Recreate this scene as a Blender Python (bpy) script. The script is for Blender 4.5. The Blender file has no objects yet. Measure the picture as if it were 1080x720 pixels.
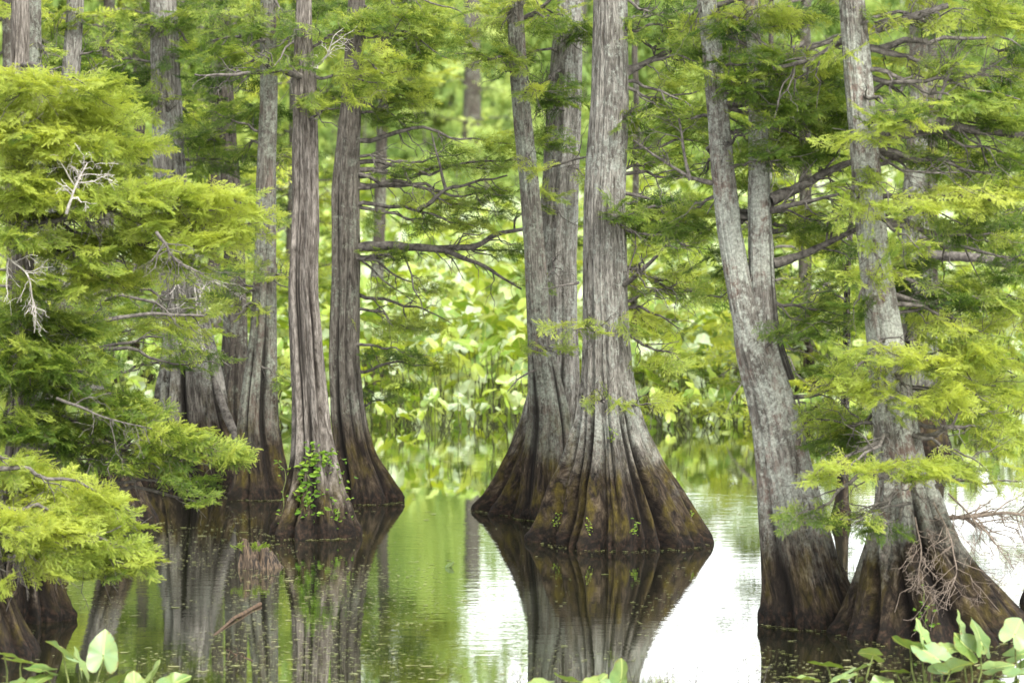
import bpy, math, random
import numpy as np
from mathutils import Vector, Matrix

random.seed(7)
rng = np.random.default_rng(7)
sc = bpy.context.scene
C = sc.collection
PI = math.pi

# ------------------------------------------------------------------ camera
F = 4050.0            # focal length in units of a 1080-wide frame
CAMZ = 4.0
HOR = 100.0           # row of the horizon
TILT = math.atan((360 - HOR) / F)
cam_d = bpy.data.cameras.new("camera")
cam = bpy.data.objects.new("camera", cam_d)
C.objects.link(cam)
cam.location = (0, 0, CAMZ)
cam.rotation_euler = (PI / 2 - TILT, 0, 0)
cam_d.lens = 36 * F / 1080.0
cam_d.sensor_width = 36
cam_d.clip_start = 0.5
cam_d.clip_end = 6000
cam_d.dof.use_dof = True
cam_d.dof.focus_distance = 32.5
cam_d.dof.aperture_fstop = 2.6
sc.camera = cam


def P(px, py, d):
    """world point on the vertical plane Y = d that stands at this place of the view"""
    a, b = (px - 540) / F, (360 - py) / F
    dy = math.cos(TILT) + b * math.sin(TILT)
    dz = -math.sin(TILT) + b * math.cos(TILT)
    t = d / dy
    return np.array((a * t, d, CAMZ + dz * t))


def ppm(d):
    return F / d


# ------------------------------------------------------------------ helpers
def tag(o, label=None, cat=None, group=None, kind=None):
    if label: o['label'] = label
    if cat: o['category'] = cat
    if group: o['group'] = group
    if kind: o['kind'] = kind
    return o


def empty(name, loc, label, cat, group=None):
    o = bpy.data.objects.new(name, None)
    C.objects.link(o)
    o.location = [float(v) for v in loc]
    o.empty_display_size = 0.2
    return tag(o, label, cat, group)


def mesh_obj(name, V, faces, mats, parent=None, fattr=None, midx=None, smooth=False, pattr=None):
    """V (N,3) array; faces: list of (M,k) arrays; fattr: {name: per-face floats}"""
    me = bpy.data.meshes.new(name)
    V = np.asarray(V, dtype=np.float32)
    if parent is not None:
        V = V - np.array(parent.matrix_basis.translation, dtype=np.float32)
    if not isinstance(faces, (list, tuple)): faces = [faces]
    faces = [np.asarray(f, dtype=np.int32) for f in faces if len(f)]
    me.vertices.add(len(V)); me.vertices.foreach_set("co", V.ravel())
    loops = np.concatenate([f.ravel() for f in faces])
    tot = np.concatenate([np.full(len(f), f.shape[1], dtype=np.int32) for f in faces])
    start = np.concatenate([[0], np.cumsum(tot)[:-1]]).astype(np.int32)
    me.loops.add(len(loops)); me.loops.foreach_set("vertex_index", loops)
    me.polygons.add(len(tot)); me.polygons.foreach_set("loop_start", start)
    me.polygons.foreach_set("loop_total", tot)
    if midx is not None: me.polygons.foreach_set("material_index", np.asarray(midx, dtype=np.int32))
    if smooth: me.polygons.foreach_set("use_smooth", np.ones(len(tot), dtype=bool))
    else: me.polygons.foreach_set("use_smooth", np.zeros(len(tot), dtype=bool))
    if fattr:
        for k, v in fattr.items():
            a = me.attributes.new(k, 'FLOAT', 'FACE'); a.data.foreach_set("value", np.asarray(v, dtype=np.float32))
    if pattr:
        for k, v in pattr.items():
            v = np.asarray(v, dtype=np.float32)
            if v.ndim == 2:
                a = me.attributes.new(k, 'FLOAT_VECTOR', 'POINT'); a.data.foreach_set("vector", v.ravel())
            else:
                a = me.attributes.new(k, 'FLOAT', 'POINT'); a.data.foreach_set("value", v)
    me.update(calc_edges=True)
    for m in (mats if isinstance(mats, (list, tuple)) else [mats]): me.materials.append(m)
    o = bpy.data.objects.new(name, me)
    C.objects.link(o)
    if parent is not None: o.parent = parent
    return o


def _h(ix, iy, iz, s):
    n = (ix * 374761393 + iy * 668265263 + iz * 2147483647 + s * 974634777) & 0xffffffff
    n = ((n ^ (n >> 13)) * 1274126177) & 0xffffffff
    n = (n ^ (n >> 16)) & 0xffffff
    return n / float(0xffffff)


def vn(x, y, z, s=0, perx=None):
    x, y, z = np.broadcast_arrays(np.asarray(x, float), np.asarray(y, float), np.asarray(z, float))
    ix, iy, iz = np.floor(x).astype(np.int64), np.floor(y).astype(np.int64), np.floor(z).astype(np.int64)
    fx, fy, fz = x - ix, y - iy, z - iz
    fx, fy, fz = [f * f * (3 - 2 * f) for f in (fx, fy, fz)]
    r = 0
    for a in (0, 1):
        wx = fx if a else 1 - fx
        jx = ix + a
        if perx: jx = jx % perx
        for b in (0, 1):
            wy = fy if b else 1 - fy
            for c in (0, 1):
                wz = fz if c else 1 - fz
                r = r + wx * wy * wz * _h(jx, iy + b, iz + c, s)
    return r * 2 - 1


def sm(x, a, b):
    t = np.clip((np.asarray(x, float) - a) / (b - a), 0, 1)
    return t * t * (3 - 2 * t)


# ------------------------------------------------------------------ node helpers
def new_mat(name):
    m = bpy.data.materials.new(name); m.use_nodes = True
    nt = m.node_tree
    for n in list(nt.nodes): nt.nodes.remove(n)
    out = nt.nodes.new('ShaderNodeOutputMaterial')
    return m, nt, out


def N(nt, t, **kw):
    n = nt.nodes.new(t)
    for k, v in kw.items():
        if k.startswith('i_'):
            key = k[2:]
            key = int(key) if key.isdigit() else key
            n.inputs[key].default_value = v
        else: setattr(n, k, v)
    return n


def ramp(nt, src, stops, interp='LINEAR'):
    r = nt.nodes.new('ShaderNodeValToRGB')
    r.color_ramp.interpolation = interp
    els = r.color_ramp.elements
    while len(els) < len(stops): els.new(0.5)
    for e, (p, c) in zip(els, stops):
        e.position = p
        e.color = (c[0], c[1], c[2], 1) if hasattr(c, '__len__') else (c, c, c, 1)
    nt.links.new(src, r.inputs[0])
    return r.outputs[0]


def mix(nt, fac, a, b, mode='MIX'):
    m = nt.nodes.new('ShaderNodeMix'); m.data_type = 'RGBA'; m.blend_type = mode
    for i, v in ((0, fac), (6, a), (7, b)):
        if isinstance(v, (int, float)): m.inputs[i].default_value = v
        elif isinstance(v, tuple): m.inputs[i].default_value = (*v, 1)
        else: nt.links.new(v, m.inputs[i])
    return m.outputs[2]


def math_(nt, op, a, b=None, c=None, clamp=False):
    m = nt.nodes.new('ShaderNodeMath'); m.operation = op; m.use_clamp = clamp
    for i, v in enumerate((a, b, c)):
        if v is None: continue
        if isinstance(v, (int, float)): m.inputs[i].default_value = v
        else: nt.links.new(v, m.inputs[i])
    return m.outputs[0]


def noise(nt, vec, scale, detail=3, rough=0.55, vscale=None, dist=0.0):
    if vscale is not None:
        mp = nt.nodes.new('ShaderNodeMapping'); mp.inputs['Scale'].default_value = vscale
        nt.links.new(vec, mp.inputs[0]); vec = mp.outputs[0]
    n = nt.nodes.new('ShaderNodeTexNoise'); n.inputs['Scale'].default_value = scale
    n.inputs['Detail'].default_value = detail; n.inputs['Roughness'].default_value = rough
    n.inputs['Distortion'].default_value = dist
    nt.links.new(vec, n.inputs['Vector'])
    return n.outputs[0]


def bark_mat(name, light, dark, lichen=0.25, lichen_col=(0.36, 0.38, 0.33), red=0.0, base_h=0.9, moss=0.5):
    m, nt, out = new_mat(name)
    L = nt.links
    geo = N(nt, 'ShaderNodeNewGeometry')
    pos = geo.outputs['Position']
    sep = N(nt, 'ShaderNodeSeparateXYZ'); L.new(pos, sep.inputs[0])
    z = sep.outputs[2]
    bk = N(nt, 'ShaderNodeAttribute', attribute_name='bk').outputs['Vector']
    fib = noise(nt, bk, 44, 7, 0.78, (1, 1, 0.11), 0.6)
    fib2 = noise(nt, bk, 80, 4, 0.65, (1, 1, 0.16), 0.3)
    big = noise(nt, pos, 2.3, 4, 0.6)
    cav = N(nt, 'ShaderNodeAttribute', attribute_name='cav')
    col = ramp(nt, fib, [(0.36, dark), (0.50, tuple(0.55 * a + 0.45 * b for a, b in zip(light, dark))), (0.60, light), (0.8, tuple(min(1, c * 1.25) for c in light))])
    col = mix(nt, math_(nt, 'MULTIPLY', ramp(nt, fib2, [(0.35, 1.0), (0.55, 0.0)]), 0.6), col, tuple(c * 0.6 for c in dark))
    col = mix(nt, 1.0, col, ramp(nt, big, [(0.3, (0.80, 0.78, 0.76)), (0.7, (1.12, 1.1, 1.08))]), 'MULTIPLY')
    if red > 0:
        rn = noise(nt, pos, 5, 4, 0.65, (1, 1, 0.35))
        col = mix(nt, math_(nt, 'MULTIPLY', ramp(nt, rn, [(0.52, 0.0), (0.62, 1.0)]), red), col, (0.25, 0.14, 0.11))
    if lichen > 0:
        ln = noise(nt, pos, 24, 7, 0.82, (1, 1, 0.75))
        lb = noise(nt, pos, 3.1, 3, 0.6)
        lf = math_(nt, 'ADD', ln, math_(nt, 'MULTIPLY', math_(nt, 'SUBTRACT', lb, 0.5), 0.5))
        lf = ramp(nt, lf, [(0.60 - 0.16 * lichen, 0.0), (0.66 - 0.12 * lichen, 1.0)])
        lcol = mix(nt, ramp(nt, noise(nt, pos, 45, 3, 0.7), [(0.4, 0.0), (0.65, 1.0)]), tuple(c * 0.6 for c in lichen_col), tuple(min(1, c * 1.15) for c in lichen_col))
        col = mix(nt, math_(nt, 'MULTIPLY', lf, 0.85), col, lcol)
    # shade in the cavities between the flutes, painted into the colour
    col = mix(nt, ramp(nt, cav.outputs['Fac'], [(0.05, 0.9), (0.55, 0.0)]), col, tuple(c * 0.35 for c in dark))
    # wet brown foot with moss on the ridges, darkened further as painted shade
    zz = math_(nt, 'ADD', z, math_(nt, 'MULTIPLY', math_(nt, 'SUBTRACT', big, 0.5), 1.1))
    zz = math_(nt, 'ADD', zz, math_(nt, 'MULTIPLY', math_(nt, 'SUBTRACT', fib, 0.5), 0.5))
    foot = math_(nt, 'DIVIDE', zz, base_h)
    footc = ramp(nt, fib, [(0.38, (0.005, 0.004, 0.003)), (0.5, (0.026, 0.018, 0.012)), (0.60, (0.075, 0.056, 0.035)), (0.74, (0.19, 0.15, 0.105))])
    if moss > 0:
        mn = noise(nt, pos, 7, 5, 0.65, (1, 1, 0.5))
        mf = math_(nt, 'MULTIPLY', ramp(nt, mn, [(0.46, 0.0), (0.6, 1.0)]), ramp(nt, cav.outputs['Fac'], [(0.35, 0.15), (0.75, 1.0)]))
        mf = math_(nt, 'MULTIPLY', mf, moss)
        footc = mix(nt, mf, footc, ramp(nt, fib2, [(0.35, (0.028, 0.022, 0.004)), (0.65, (0.115, 0.088, 0.012))]))
    footc = mix(nt, ramp(nt, cav.outputs['Fac'], [(0.05, 0.9), (0.5, 0.0)]), footc, (0.008, 0.006, 0.005))  # same painted groove shade over the foot colour
    col = mix(nt, ramp(nt, foot, [(0.45, 1.0), (1.05, 0.0)]), col, footc)
    # black tide band with rusty rootlets
    rt = ramp(nt, noise(nt, bk, 60, 3, 0.7, (1, 1, 0.35)), [(0.45, (0.006, 0.005, 0.004)), (0.60, (0.028, 0.017, 0.011)), (0.78, (0.08, 0.048, 0.033))])
    zb = math_(nt, 'ADD', z, math_(nt, 'MULTIPLY', math_(nt, 'SUBTRACT', noise(nt, pos, 9, 3, 0.6), 0.5), 0.22))
    col = mix(nt, ramp(nt, zb, [(0.10, 0.93), (0.19, 0.0)]), col, rt)
    b = N(nt, 'ShaderNodeBsdfPrincipled')
    L.new(col, b.inputs['Base Color'])
    b.inputs['Roughness'].default_value = 0.9
    b.inputs['Specular IOR Level'].default_value = 0.25
    hgt = math_(nt, 'ADD', fib, math_(nt, 'MULTIPLY', fib2, 0.5))
    bp = N(nt, 'ShaderNodeBump'); bp.inputs['Strength'].default_value = 0.9; bp.inputs['Distance'].default_value = 0.03
    L.new(hgt, bp.inputs['Height']); L.new(bp.outputs[0], b.inputs['Normal'])
    L.new(b.outputs[0], out.inputs[0])
    return m


def foliage_mat(name, c0, c1, c2, trans=0.45):
    m, nt, out = new_mat(name); L = nt.links
    at = N(nt, 'ShaderNodeAttribute', attribute_name='tone')
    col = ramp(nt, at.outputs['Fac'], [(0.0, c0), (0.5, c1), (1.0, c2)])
    geo = N(nt, 'ShaderNodeNewGeometry')
    big = noise(nt, geo.outputs['Position'], 1.3, 3, 0.6)
    col = mix(nt, 1.0, col, ramp(nt, big, [(0.3, (0.78, 0.84, 0.8)), (0.7, (1.2, 1.12, 1.0))]), 'MULTIPLY')
    d = N(nt, 'ShaderNodeBsdfPrincipled'); d.inputs['Roughness'].default_value = 0.55
    d.inputs['Specular IOR Level'].default_value = 0.25
    t = N(nt, 'ShaderNodeBsdfTranslucent')
    L.new(col, d.inputs['Base Color'])
    tc = mix(nt, 1.0, col, (1.25, 1.15, 0.7), 'MULTIPLY'); L.new(tc, t.inputs[0])
    ms = N(nt, 'ShaderNodeMixShader'); ms.inputs[0].default_value = trans
    L.new(d.outputs[0], ms.inputs[1]); L.new(t.outputs[0], ms.inputs[2]); L.new(ms.outputs[0], out.inputs[0])
    return m


def twig_mat(name, c0, c1):
    m, nt, out = new_mat(name); L = nt.links
    geo = N(nt, 'ShaderNodeNewGeometry')
    col = ramp(nt, noise(nt, geo.outputs['Position'], 22, 4, 0.7), [(0.35, c0), (0.65, c1)])
    b = N(nt, 'ShaderNodeBsdfPrincipled'); b.inputs['Roughness'].default_value = 0.9
    L.new(col, b.inputs['Base Color'])
    bp = N(nt, 'ShaderNodeBump'); bp.inputs['Strength'].default_value = 0.7; bp.inputs['Distance'].default_value = 0.01
    L.new(noise(nt, geo.outputs['Position'], 60, 4, 0.7), bp.inputs['Height']); L.new(bp.outputs[0], b.inputs['Normal'])
    L.new(b.outputs[0], out.inputs[0])
    return m


def rot_mat(name, c0, c1):
    m, nt, out = new_mat(name); L = nt.links
    geo = N(nt, 'ShaderNodeNewGeometry')
    f = noise(nt, geo.outputs['Position'], 45, 5, 0.7, (1, 1, 0.12), .4)
    b = N(nt, 'ShaderNodeBsdfPrincipled'); b.inputs['Roughness'].default_value = 0.8
    L.new(ramp(nt, f, [(0.42, c0), (0.66, c1)]), b.inputs['Base Color'])
    bp = N(nt, 'ShaderNodeBump'); bp.inputs['Strength'].default_value = 1; bp.inputs['Distance'].default_value = 0.04
    L.new(f, bp.inputs['Height']); L.new(bp.outputs[0], b.inputs['Normal']); L.new(b.outputs[0], out.inputs[0])
    return m


def lily_mat(name, dark, top, under, pale, trans, shine=0.35):
    m, nt, out = new_mat(name); L = nt.links
    lp = N(nt, 'ShaderNodeAttribute', attribute_name='lp')
    sep = N(nt, 'ShaderNodeSeparateXYZ'); L.new(lp.outputs['Vector'], sep.inputs[0])
    ax = math_(nt, 'ABSOLUTE', sep.outputs[0])
    # side veins leave the midrib at an angle
    v = math_(nt, 'SUBTRACT', math_(nt, 'MULTIPLY', sep.outputs[1], 11.0), math_(nt, 'MULTIPLY', ax, 9.0))
    fr = math_(nt, 'ABSOLUTE', math_(nt, 'SUBTRACT', math_(nt, 'FRACT', v), 0.5))
    vein = ramp(nt, fr, [(0.0, 1.0), (0.09, 0.0)])
    mid = ramp(nt, ax, [(0.012, 1.0), (0.035, 0.0)])
    vv = math_(nt, 'MAXIMUM', math_(nt, 'MULTIPLY', vein, 0.55), mid)
    geo = N(nt, 'ShaderNodeNewGeometry')
    tn = N(nt, 'ShaderNodeAttribute', attribute_name='tone')
    oi = N(nt, 'ShaderNodeObjectInfo')
    rnd = math_(nt, 'FRACT', math_(nt, 'ADD', oi.outputs['Random'], tn.outputs['Fac']))
    blot = noise(nt, geo.outputs['Position'], 9, 4, 0.65)
    col = ramp(nt, rnd, [(0.05, dark), (0.35, top), (0.6, under), (0.85, pale)])  # pale stop: glaucous leaves with white sky sheen painted in
    col = mix(nt, ramp(nt, blot, [(0.35, 0.0), (0.75, 0.45)]), col, (0.33, 0.36, 0.07))
    col = mix(nt, vv, col, (0.42, 0.48, 0.16))
    bn = noise(nt, geo.outputs['Position'], 30, 4, 0.7)
    edge = ramp(nt, sep.outputs[2], [(0.86, 0.0), (1.0, 1.0)])
    br = math_(nt, 'MULTIPLY', edge, ramp(nt, bn, [(0.5, 0.0), (0.6, 1.0)]))
    spots = math_(nt, 'MULTIPLY', ramp(nt, bn, [(0.66, 0.0), (0.70, 1.0)]), 0.7)
    col = mix(nt, math_(nt, 'MAXIMUM', br, spots), col, (0.20, 0.12, 0.03))
    d = N(nt, 'ShaderNodeBsdfPrincipled'); d.inputs['Roughness'].default_value = shine
    d.inputs['Specular IOR Level'].default_value = 0.6
    bp = N(nt, 'ShaderNodeBump'); bp.inputs['Strength'].default_value = 0.4; bp.inputs['Distance'].default_value = 0.006
    L.new(math_(nt, 'SUBTRACT', blot, math_(nt, 'MULTIPLY', vv, 0.4)), bp.inputs['Height']); L.new(bp.outputs[0], d.inputs['Normal'])
    t = N(nt, 'ShaderNodeBsdfTranslucent')
    L.new(col, d.inputs['Base Color'])
    tc = mix(nt, 1.0, col, (1.5, 1.4, 0.35), 'MULTIPLY'); L.new(tc, t.inputs[0])
    ms = N(nt, 'ShaderNodeMixShader'); ms.inputs[0].default_value = trans
    L.new(d.outputs[0], ms.inputs[1]); L.new(t.outputs[0], ms.inputs[2]); L.new(ms.outputs[0], out.inputs[0])
    return m


# ------------------------------------------------------------------ materials
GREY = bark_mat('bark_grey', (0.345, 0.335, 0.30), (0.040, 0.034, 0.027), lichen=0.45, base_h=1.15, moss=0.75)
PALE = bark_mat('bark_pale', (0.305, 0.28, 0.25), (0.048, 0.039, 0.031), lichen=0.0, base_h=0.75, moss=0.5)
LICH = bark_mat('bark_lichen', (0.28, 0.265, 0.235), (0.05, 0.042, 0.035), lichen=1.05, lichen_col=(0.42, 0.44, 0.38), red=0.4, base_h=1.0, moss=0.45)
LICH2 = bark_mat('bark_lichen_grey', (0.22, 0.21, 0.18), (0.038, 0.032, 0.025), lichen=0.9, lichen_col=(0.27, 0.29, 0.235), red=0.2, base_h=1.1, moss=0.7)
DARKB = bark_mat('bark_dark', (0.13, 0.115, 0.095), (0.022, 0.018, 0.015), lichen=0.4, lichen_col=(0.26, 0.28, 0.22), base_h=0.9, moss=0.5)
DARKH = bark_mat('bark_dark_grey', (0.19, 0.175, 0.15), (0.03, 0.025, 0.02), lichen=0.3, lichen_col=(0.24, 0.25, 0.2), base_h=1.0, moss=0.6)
LIMB = twig_mat('limb_bark', (0.03, 0.025, 0.021), (0.16, 0.145, 0.125))
TWIG = twig_mat('twig_bark', (0.10, 0.075, 0.055), (0.26, 0.21, 0.17))
DEAD = twig_mat('dead_twig', (0.30, 0.27, 0.24), (0.62, 0.58, 0.53))
FOL = foliage_mat('cypress_foliage', (0.018, 0.055, 0.012), (0.125, 0.21, 0.038), (0.42, 0.51, 0.11), 0.56)
FOLBACK = foliage_mat('cypress_foliage_back', (0.035, 0.07, 0.014), (0.15, 0.235, 0.032), (0.45, 0.52, 0.09), 0.5)
FOLFAR = foliage_mat('far_foliage', (0.13, 0.23, 0.08), (0.28, 0.40, 0.12), (0.48, 0.58, 0.19), 0.45)  # lightened base colours stand in for aerial haze
LILY = lily_mat('lily_leaf', (0.08, 0.17, 0.04), (0.17, 0.28, 0.11), (0.15, 0.23, 0.06), (0.17, 0.28, 0.14), 0.22, 0.42)
LILYF = lily_mat('lily_leaf_field', (0.07, 0.15, 0.03), (0.17, 0.31, 0.04), (0.37, 0.48, 0.06), (0.44, 0.55, 0.38), 0.36, 0.34)
STALK = twig_mat('lily_stalk', (0.05, 0.065, 0.015), (0.16, 0.19, 0.05))
STALKD = twig_mat('lily_stalk_dark', (0.015, 0.018, 0.006), (0.06, 0.07, 0.02))  # darker stalk copy, paints the shaded gap under the field leaves
VINE = foliage_mat('vine_leaf', (0.06, 0.14, 0.02), (0.14, 0.27, 0.035), (0.30, 0.42, 0.06), 0.4)

# ------------------------------------------------------------------ trunks
def smooth1(a, k):
    if k < 1: return a
    p = np.concatenate([np.full(k, a[0]), a, np.full(k, a[-1])])
    # keep the ends by linear extension
    p[:k] = a[0] + (a[0] - a[1]) * np.arange(k, 0, -1)
    p[-k:] = a[-1] + (a[-1] - a[-2]) * np.arange(1, k + 1)
    w = np.hanning(2 * k + 3)[1:-1]; w /= w.sum()
    return np.convolve(p, w, 'valid')


def tube_surface(spine, d, NS=120, dz=0.03, nfl=9, seed=0, flute=0.5, top=7.0, lobes=0.0, ydrift=0.0, bottom=-0.35, barkamp=1.0, rtm=1.0):
    """spine: (px, py, width px) from the foot upwards, standing on the plane Y=d"""
    pts = [P(a, b, d) for a, b, w in spine]
    xs = np.array([p[0] for p in pts]); zs = np.array([p[2] for p in pts]); ws = np.array([w for _, _, w in spine]) / ppm(d) / 2
    if bottom is not None and zs[0] < 0.25:
        zs[0] = 0.0
        xs = np.concatenate([[xs[0]], xs]); zs = np.concatenate([[bottom], zs]); ws = np.concatenate([[ws[0] * 1.04], ws])
    if top is not None and zs[-1] < top:
        sl = (xs[-1] - xs[-2]) / (zs[-1] - zs[-2])
        xs = np.append(xs, xs[-1] + sl * (top - zs[-1]) * 0.6); ws = np.append(ws, ws[-1] * (0.9 if top > 6 else 0.6)); zs = np.append(zs, top)
    z = np.arange(zs[0], zs[-1] + dz, dz)
    k = max(2, int(0.16 / dz))
    X = smooth1(np.interp(z, zs, xs), k); R = smooth1(np.interp(z, zs, ws), max(2, k // 2))
    r = np.random.default_rng(seed + 100)
    X = X + 0.012 * vn(z * 1.3, 0, 0, seed) ; Y = d + ydrift * np.maximum(z, 0) + 0.02 * vn(z * 0.8, 5, 0, seed)
    Rt = np.min(R)
    th = np.linspace(0, 2 * PI, NS, endpoint=False)
    T, Z = np.meshgrid(th, z)
    Rg = R[:, None]
    fl = np.clip((Rg / (Rt * rtm) - 1.05) / 1.3, 0, 1)                # how strongly the foot flares here
    Tw = T + 0.10 * vn(T / (2 * PI) * 6, Z * 1.1, 0, seed + 3, 6) * (0.4 + fl)
    ang = np.sort((np.arange(nfl) + r.uniform(-0.33, 0.33, nfl)) * 2 * PI / nfl)
    amp = r.uniform(0.6, 1.15, nfl)
    best = np.full(T.shape, -1.0)
    for a0, am in zip(ang, amp):
        dth = np.abs((Tw - a0 + PI) % (2 * PI) - PI)
        wd = PI / nfl * 1.1
        v = np.clip(1 - (dth / wd) ** 1.35 * 1.1, -0.6, 1) * am
        best = np.maximum(best, v)
    n2 = nfl * 3
    f2 = vn(Tw / (2 * PI) * n2, Z * 0.5, 3, seed + 7, n2)
    n3 = nfl * 7
    f3 = vn(T / (2 * PI) * n3, Z * 1.1, 3, seed + 9, n3)
    n4 = 46
    f4 = vn(T / (2 * PI) * n4 , Z * 2.2, 1, seed + 11, n4)
    rad = Rg * (1 + flute * fl * (best - 0.72) * 0.60 + (0.03 + 0.15 * fl) * f2 * min(1, flute * 2) + (0.02 + 0.055 * fl) * f3)
    rad = rad + (0.005 * f4 + 0.004 * vn(T / (2 * PI) * 92, Z * 7, 2, seed + 12, 92)) * barkamp
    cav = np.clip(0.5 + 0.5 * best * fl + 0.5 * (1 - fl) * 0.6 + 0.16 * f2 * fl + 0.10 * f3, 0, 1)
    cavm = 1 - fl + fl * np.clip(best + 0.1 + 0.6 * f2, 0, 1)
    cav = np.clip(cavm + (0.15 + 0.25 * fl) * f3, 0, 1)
    # ragged root mat just above the water
    mat = np.exp(-((Z - 0.05) / 0.09) ** 2) * fl
    rad = rad + mat * (0.02 + 0.02 * vn(T / (2 * PI) * 90, Z * 20, 2, seed + 14, 90))
    V = np.stack([X[:, None] + rad * np.cos(T), Y[:, None] + rad * np.sin(T) * 0.95, Z + 0 * rad], -1)
    nr = len(z)
    i = np.arange(nr - 1)[:, None] * NS; j = np.arange(NS)[None, :]; j2 = (j + 1) % NS
    f = np.stack([i + j, i + j2, i + NS + j2, i + NS + j], -1).reshape(-1, 4)
    Rb = (0.75 * Rt + 0.25 * Rg) * (1 + 0.5 * fl)
    arc = np.concatenate([[0], np.cumsum(np.hypot(np.diff(z), np.diff(R)))])[:, None]
    bk = np.stack([Rb * np.cos(T) + seed * 1.7, Rb * np.sin(T), arc + 0 * T], -1)
    return V.reshape(-1, 3), f, np.concatenate([cav.reshape(-1, 1), bk.reshape(-1, 3)], 1), (z, X, Y, R)


def join(parts):
    Vs, Fs, As, n = [], [], [], 0
    for V, f, a in parts:
        Vs.append(V); Fs.append(f + n); As.append(a); n += len(V)
    return np.concatenate(Vs), np.concatenate(Fs), np.concatenate(As)


def tubes(list_of_lines, ns=6):
    """each line: (points (n,3), radii (n,)) -> vertices, quads"""
    Vs, Fs, n = [], [], 0
    for pts, rad in list_of_lines:
        pts = np.asarray(pts, float); m = len(pts)
        if m < 2: continue
        t = np.gradient(pts, axis=0); t /= np.linalg.norm(t, axis=1)[:, None] + 1e-9
        up = np.array([0.13, 0.21, 1.0]); up = up / np.linalg.norm(up)
        u = np.cross(t, up); nn = np.linalg.norm(u, axis=1)[:, None]; u = np.where(nn > 1e-3, u / (nn + 1e-9), [1, 0, 0])
        w = np.cross(u, t)
        a = np.linspace(0, 2 * PI, ns, endpoint=False)
        ring = u[:, None, :] * np.cos(a)[None, :, None] + w[:, None, :] * np.sin(a)[None, :, None]
        V = pts[:, None, :] + ring * np.asarray(rad)[:, None, None]
        i = np.arange(m - 1)[:, None] * ns; j = np.arange(ns)[None, :]; j2 = (j + 1) % ns
        f = np.stack([i + j, i + j2, i + ns + j2, i + ns + j], -1).reshape(-1, 4) + n
        Vs.append(V.reshape(-1, 3)); Fs.append(f); n += m * ns
    return np.concatenate(Vs), np.concatenate(Fs)


def wiggle(p0, p1, n, amp, bow=0.0, seed=None, droop=0.0):
    t = np.linspace(0, 1, n)[:, None]
    p0, p1 = np.asarray(p0, float), np.asarray(p1, float)
    L = np.linalg.norm(p1 - p0)
    pts = p0 + (p1 - p0) * t
    s = rng.integers(0, 10000) if seed is None else seed
    env = np.sin(t * PI) ** 0.6
    ph = rng.uniform(0, 2 * PI, (3, 3)); tt = t[:, 0]
    for ax in range(3):
        pts[:, ax] += (0.6 * np.sin(tt * 5.5 + ph[ax, 0]) + 0.4 * np.sin(tt * 11 + ph[ax, 1]) + 0.25 * np.sin(tt * 21 + ph[ax, 2])) * amp * L * env[:, 0]
    pts[:, 2] += bow * L * np.sin(t[:, 0] * PI) - droop * L * t[:, 0] ** 2
    return pts


def sub_twigs(pts, rad, n, length, level=1, spread=0.9):
    out = []
    m = len(pts)
    for q in range(n):
        i = int((0.2 + 0.75 * rng.random()) * (m - 1)); i = max(1, min(m - 2, i))
        t = pts[i + 1] - pts[i - 1]; t /= np.linalg.norm(t) + 1e-9
        side = rng.normal(size=3) * np.array([1, 1, 0.7]); side -= t * side.dot(t); side /= np.linalg.norm(side) + 1e-9
        dr = t * 0.65 + side * spread + np.array([0, 0, rng.uniform(-0.35, 0.15)])
        dr /= np.linalg.norm(dr)
        Ln = length * rng.uniform(0.45, 1.15)
        k = 6
        pp = wiggle(pts[i], pts[i] + dr * Ln, k, 0.09, droop=rng.uniform(-0.1, 0.25))
        r0 = min(rad[i] * 0.55, 0.004 + 0.014 * Ln)
        rr = np.linspace(r0, max(0.0016, r0 * 0.3), k)
        out.append((pp, rr))
        if level > 0: out += sub_twigs(pp, rr, rng.integers(2, 4), Ln * 0.5, level - 1)
    return out


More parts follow.
